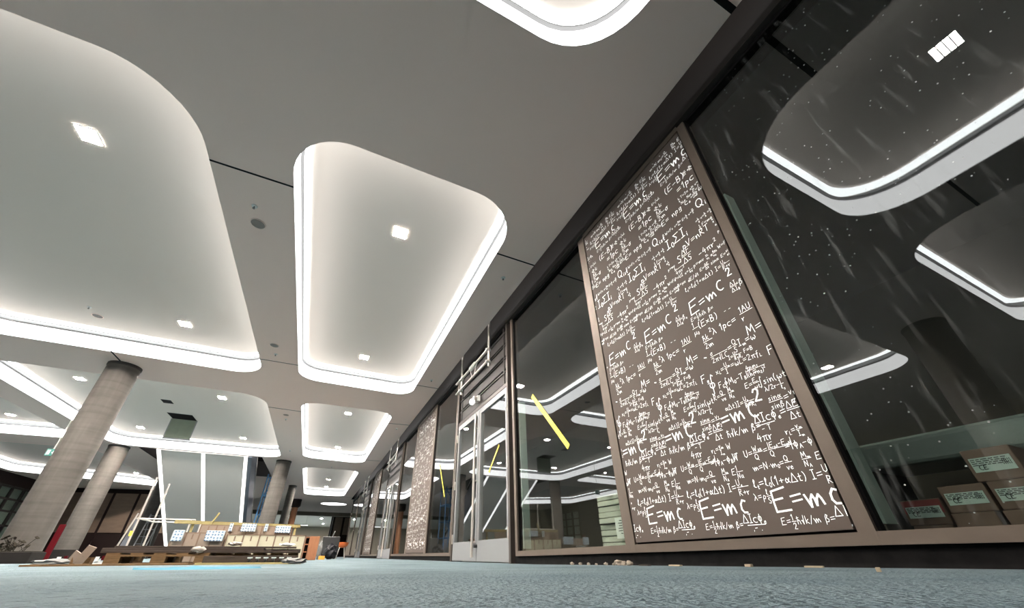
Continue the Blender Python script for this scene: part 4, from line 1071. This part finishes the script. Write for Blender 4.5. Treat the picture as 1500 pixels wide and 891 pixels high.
# two pallets with dark boards on them
def pallet(x0, x1, y0, y1, lab, rz=0):
    t = thing('pallet', ((x0+x1)/2, (y0+y1)/2, 0), lab, 'pallet', 'timber pallets on the floor')
    for yy in (y0, (y0+y1)/2-0.05, y1-0.1):
        MB().box((x0, yy, 0), (x1, yy+0.1, 0.018)).build('runner', M['wood'], t)
        for k in range(3):
            xx = x0+(x1-x0-0.14)*k/2; MB().box((xx, yy, 0.018), (xx+0.14, yy+0.1, 0.085)).build('block', M['wood'], t)
        MB().box((x0, yy, 0.085), (x1, yy+0.1, 0.105)).build('stringer', M['wood'], t)
    n_ = 5
    for k in range(n_):
        yy = y0+(y1-y0-0.1)*k/(n_-1)*0.999
    for k in range(5):
        xx = x0+(x1-x0-0.12)*k/4; MB().box((xx, y0, 0.105), (xx+0.12, y1, 0.122)).build('slat', M['wood'], t)
pallet(-2.12, -1.12, 6.30, 7.10, 'timber pallet under the left end of the dark boards')
pallet(-1.08, -0.12, 6.45, 7.10, 'timber pallet under the right end of the dark boards')
bd = [(-2.20, -0.12, 6.35, 0.123, 0.028, 'lowest long dark board on the pallets'), (-2.25, -0.55, 6.50, 0.152, 0.025, 'long dark board in the middle of the pile'), (-1.30, -0.10, 6.72, 0.123, 0.05, 'short dark board behind the right end of the pile'), (-2.15, -0.16, 6.52, 0.178, 0.022, 'topmost long dark board on the pallets')]
for x0, x1, y, z, h, lab in bd:
    tag(MB().box((x0, y, z), (x1, y+0.18, z+h)).build('long_board', M['board'], bevel=0.003), lab, 'board', 'dark boards on the pallets')
tag(MB().box((-1.10, 5.92, 0.02), (-0.10, 6.15, 0.09)).build('dark_tray', M['board'], bevel=0.004), 'long dark metal tray lying in front of the right pallet', 'tray')
tag(MB().box((-1.15, 5.85, 0.0), (-0.05, 6.2, 0.02)).build('yellow_plank', M['yellow']), 'yellow plank on the floor under the dark tray', 'plank')
tag(MB().box((-2.60, 5.85, 0.0), (-1.20, 6.05, 0.016)).build('pale_plank', M['wood']), 'pale plank lying on the floor before the left pallet', 'plank')
for i in range(6):
    x = -0.62+i*0.085
    t = thing('castor', (x, 5.89, 0.02), ['leftmost', 'second from left', 'third from left', 'fourth from left', 'fifth from left', 'rightmost'][i]+' of the black castors lying before the dark tray', 'castor', 'black castors by the tray')
    MB().tube((x-0.012, 5.87, 0.045), (x+0.012, 5.87, 0.045), 0.024, 14).build('wheel', M['handle_black'], t, smooth=True)
    MB().box((x-0.025, 5.85, 0.062), (x+0.025, 5.90, 0.075)).build('plate', M['return'], t)
def rag(c, s, lab, seed, m='cloth'):
    o = MB().blob(c, s, seed, 3, 0.22).build('rag', M[m], smooth=True); tag(o, lab, 'rag', 'crumpled rags and sheets on the pile')
rag((-1.25, 6.30, 0.16), (0.07, 0.04, 0.033), 'crumpled white rag on the left part of the board pile', 2)
rag((-0.92, 6.60, 0.232), (0.08, 0.06, 0.024), 'crumpled white rag on top of the boards, middle', 3)
rag((-0.28, 6.60, 0.225), (0.10, 0.06, 0.018), 'pale folded cloth at the right end of the boards', 4, 'white')
rag((-0.12, 5.75, 0.034), (0.13, 0.07, 0.03), 'crumpled grey film at the right end of the yellow plank', 5, 'bag_clear')
rag((-2.62, 6.60, 0.03), (0.22, 0.10, 0.035), 'crumpled pale film at the left end of the pile', 6, 'bag_clear')
t = thing('torn_carton', (-2.32, 6.25, 0), 'torn brown cardboard standing at the left end of the pallets', 'carton')
MB().obox((-2.26, 6.18, 0.10), (0.08, 0.012, 0.19), 0.3, 0.25, 0.35).build('flap', M['crate_tan'], t); MB().obox((-2.33, 6.20, 0.08), (0.11, 0.012, 0.10), -0.2, 0.2, 0.5).build('flap', M['crate_tan'], t); MB().obox((-2.29, 6.27, 0.04), (0.16, 0.12, 0.08), 0.1).build('body', M['wood'], t)
# striped barrier tape heap
t = thing('barrier_tape', (-2.55, 6.9, 0), 'red and white barrier tape heap beside the torn cardboard', 'tape')
for i in range(10):
    MB().obox((-2.75+0.06*i, 6.9, 0.06+0.012*math.sin(i*2.1)), (0.032, 0.02, 0.05), 0.2*math.sin(i)).build('stripe', M['red'] if i % 2 else M['white'], t)
MB().obox((-2.48, 6.93, 0.02), (0.64, 0.05, 0.035)).build('tape_base', M['white'], t)

# cyan plastic sheet lying on the floor
mb = MB(); rr = random.Random(9); nn_ = 14; top = []; 
c = at_z(290, 833, 0.004)
for i in range(nn_):
    u = i/(nn_-1); x = c.x-0.40+0.82*u; hw = 0.42*math.sin(math.pi*(0.06+0.88*u))**0.8
    mb.v += [Vector((x+0.05*rr.random(), c.y-hw*0.8, 0.003)), Vector((x, c.y, 0.012+0.010*rr.random())), Vector((x-0.04*rr.random(), c.y+hw, 0.003))]
for i in range(nn_-1):
    for j in range(2): mb.f.append([i*3+j, (i+1)*3+j, (i+1)*3+j+1, i*3+j+1])
tag(mb.build('plastic_sheet', M['cyan'], smooth=True), 'cyan plastic sheet lying flat on the floor before the pallets', 'sheet')

# packing cases behind the pile
def case(x0, x1, y0, y1, z1, m, lab, ribs=4, z0=0.0, slots=1):
    t = thing('packing_case', ((x0+x1)/2, (y0+y1)/2, z0), lab, 'packing case', 'large packing cases behind the pile')
    MB().box((x0, y0, z0), (x1, y1, z1)).build('body', M[m], t, bevel=0.006)
    k = MB(); w_ = (x1-x0)/ribs
    for i in range(ribs+1):
        xx = x0+i*w_; k.box((xx-0.012, y0-0.006, z0), (xx+0.012, y0, z1))
        if i < ribs: k.box((xx+w_*0.45, y0-0.004, z1-0.11), (xx+w_*0.45+0.022, y0, z1-0.03))
    k.box((x0, y0-0.006, z1-0.014), (x1, y0, z1)); k.build('strapping', M['edge'], t)
    s = MB()
    for i in range(slots): s.box((x0+(i+0.45)*(x1-x0)/(slots+0.2)-0.1, y0-0.005, z0+0.13), (x0+(i+0.45)*(x1-x0)/(slots+0.2)+0.14, y0, z0+0.17))
    s.build('hand_slot', M['edge'], t)
case(-1.42, -0.10, 9.0, 9.8, 0.44, 'crate_cream', 'long cream packing case with brown straps behind the board pile', 5, slots=2)
case(-2.24, -1.46, 9.0, 9.8, 0.46, 'crate_tan', 'tan packing case left of the long cream one', 4)
case(-2.12, -0.46, 10.2, 11.0, 0.66, 'crate_tan', 'tall tan packing case in the rear row', 6)
def wrap(p, q, Y, lab, dy=0.06):
    a = at_y(p[0], p[1], Y); b = at_y(q[0], q[1], Y)
    x0, x1 = sorted((a.x, b.x)); z0, z1 = sorted((a.z, b.z))
    o = MB().box((x0, Y-dy, z0), (x1, Y, z1)).build('wrapped_pack', M['wrap'], bevel=0.008); tag(o, lab, 'wrapped pack', 'packs in blue patterned film')
wrap((250, 793), (272, 777), 8.97, 'blue patterned pack at the left end of the front cases')
wrap((299, 793), (331, 778), 8.97, 'blue patterned pack leaning on the tan front case')
wrap((334, 779), (343, 767), 10.17, 'narrow blue patterned pack on the rear case, leftmost')
wrap((352, 779), (377, 768), 10.17, 'wide blue patterned pack in the middle of the rear case')
wrap((386, 779), (394, 768), 10.17, 'narrow blue patterned pack on the rear case, middle right')
wrap((402, 781), (427, 771), 10.17, 'wide blue patterned pack at the right end of the rear row')
t = thing('timber_barrier', (-1.6, 11.4, 0), 'yellow timber barrier rail behind the packing cases', 'barrier')
a = at_y(256, 764, 11.4); b = at_y(440, 771, 11.4)
MB().hexa([(a.x, 11.4, a.z-0.04), (b.x, 11.4, b.z-0.04), (b.x, 11.44, b.z-0.04), (a.x, 11.44, a.z-0.04)], [(a.x, 11.4, a.z+0.03), (b.x, 11.4, b.z+0.03), (b.x, 11.44, b.z+0.03), (a.x, 11.44, a.z+0.03)]).build('rail', M['yellow'], t)
for x in (a.x+0.35, a.x+0.75, b.x-0.1): MB().obox((x, 11.46, (a.z-0.0)/2), (0.05, 0.04, a.z)).build('post', M['yellow'], t)
MB().tube((a.x+0.42, 11.40, 0.0), (a.x+0.80, 11.38, 0.98), 0.022, 6).build('strut', M['yellow'], t)

# cabinet, bags and small things at the far end of the floor
t = thing('cabinet', (0.05, 11.2, 0), 'orange-brown wooden cabinet with open shelves on its side', 'cabinet')
MB().box((-0.02, 11.0, 0), (0.20, 11.4, 0.50)).build('body', M['cabinet'], t, bevel=0.004)
sd = MB()
for z in (0.0, 0.16, 0.32, 0.47): sd.box((-0.12, 11.02, z), (-0.02, 11.4, z+0.02))
sd.box((-0.12, 11.38, 0), (-0.02, 11.4, 0.49)); sd.box((-0.12, 11.0, 0), (-0.10, 11.03, 0.49)); sd.build('side_shelf', M['cabinet'], t)
MB().box((-0.10, 11.3, 0.02), (-0.025, 11.37, 0.47)).build('shelf_back', M['black'], t)
rr = random.Random(12)
for i, (x, y, s, m, lab) in enumerate([(0.30, 13.0, (0.06, 0.10, 0.24), 'bag_clear', 'pale film bundle beside the orange-brown cabinet'), (0.60, 13.2, (0.18, 0.2, 0.20), 'bag', 'large black rubbish bag beside the film bundle')]):
    o = MB().blob((x, y, s[2]*0.92), s, 20+i, 3, 0.2).build('rubbish_bag', M[m], smooth=True); tag(o, lab, 'bag', 'bags at the far end of the floor')
t = thing('dark_machine', (0.62, 14.2, 0), 'tall dark floor machine behind the rubbish bags', 'machine')
MB().box((0.36, 14.1, 0.1), (0.86, 14.5, 0.62)).build('body', M['handle_black'], t, bevel=0.02)
MB().tube((0.62, 14.12, 0.62), (0.66, 14.0, 0.76), 0.015, 8).build('handle', M['steel'], t)
MB().tube((0.45, 14.2, 0.06), (0.45, 14.4, 0.06), 0.06, 14).tube((0.78, 14.2, 0.06), (0.78, 14.4, 0.06), 0.06, 14).build('wheel', M['handle_black'], t)
tag(MB().box((0.30, 12.4, 0), (0.45, 12.6, 0.085)).build('orange_box', M['orange_box'], bevel=0.005), 'small orange box on the floor in front of the rubbish bags', 'box')
t = thing('orange_chair', (1.05, 15.0, 0), 'small orange chair near the far doors', 'chair')
MB().lathe([(0.0, 0.34), (0.10, 0.35), (0.17, 0.40), (0.20, 0.50), (0.18, 0.50), (0.14, 0.41), (0.0, 0.37)], (1.02, 15.0, -0.02), 20).build('seat', M['orange'], t, smooth=True)
for dx, dy in ((-0.1, -0.1), (0.1, -0.1), (-0.1, 0.1), (0.1, 0.1)): MB().tube((1.02+dx*0.7, 15+dy*0.7, 0.34), (1.02+dx*1.4, 15+dy*1.4, 0.0), 0.010, 6).build('leg', M['steel'], t)

# rubble and wood chips along the kick plate
rr = random.Random(21)
for i, (px, s) in enumerate([(838, 0.016), (850, 0.014), (862, 0.013), (887, 0.014), (899, 0.012), (906, 0.026), (914, 0.020), (922, 0.022), (873, 0.010)]):
    d_ = at_x(px, 824, 2.16); y = d_.y
    o = MB().blob((2.16, y, floor_z(y)+s*0.65), (s, s*1.3, s*0.8), 30+i, 2, 0.25).build('stone', M['stone'])
    tag(o, ['pale stone at the left end of the rubble by the kick plate', 'second stone from the left in the rubble', 'third stone from the left in the rubble', 'lone small stone in the middle of the rubble', 'flat small stone left of the biggest one', 'biggest rubble stone by the foot of the equation panel', 'stone right of the biggest rubble stone', 'last rubble stone at the right, under the panel corner', 'tiny stone between the third and the lone one'][i], 'stone', 'rubble at the kick plate')
for i, (px, py, l, lab) in enumerate([(945, 831, 0.09, 'dark flat splinter on the floor under the equation panel, leftmost'), (990, 831, 0.08, 'thin pale splinter on the floor under the equation panel'), (1097, 829, 0.03, 'pale pebble-like chip under the middle of the equation panel'), (1192, 829, 0.07, 'flat pale offcut on the floor under the right part of the equation panel'), (1290, 842, 0.012, 'tiny crumb on the open floor at the right')]):
    X = 2.12 if i < 4 else 1.6
    d_ = at_x(px, py, X); y = d_.y; h = 0.012 if i in (2, 4) else 0.007
    o = MB().obox((X, y, floor_z(y)+h*0.6), (0.03, l, h), 0.1*i).build('wood_chip', M['chip'] if i else M['board'], bevel=0.002)
    tag(o, lab, 'chip', 'splinters on the floor by the shopfront')
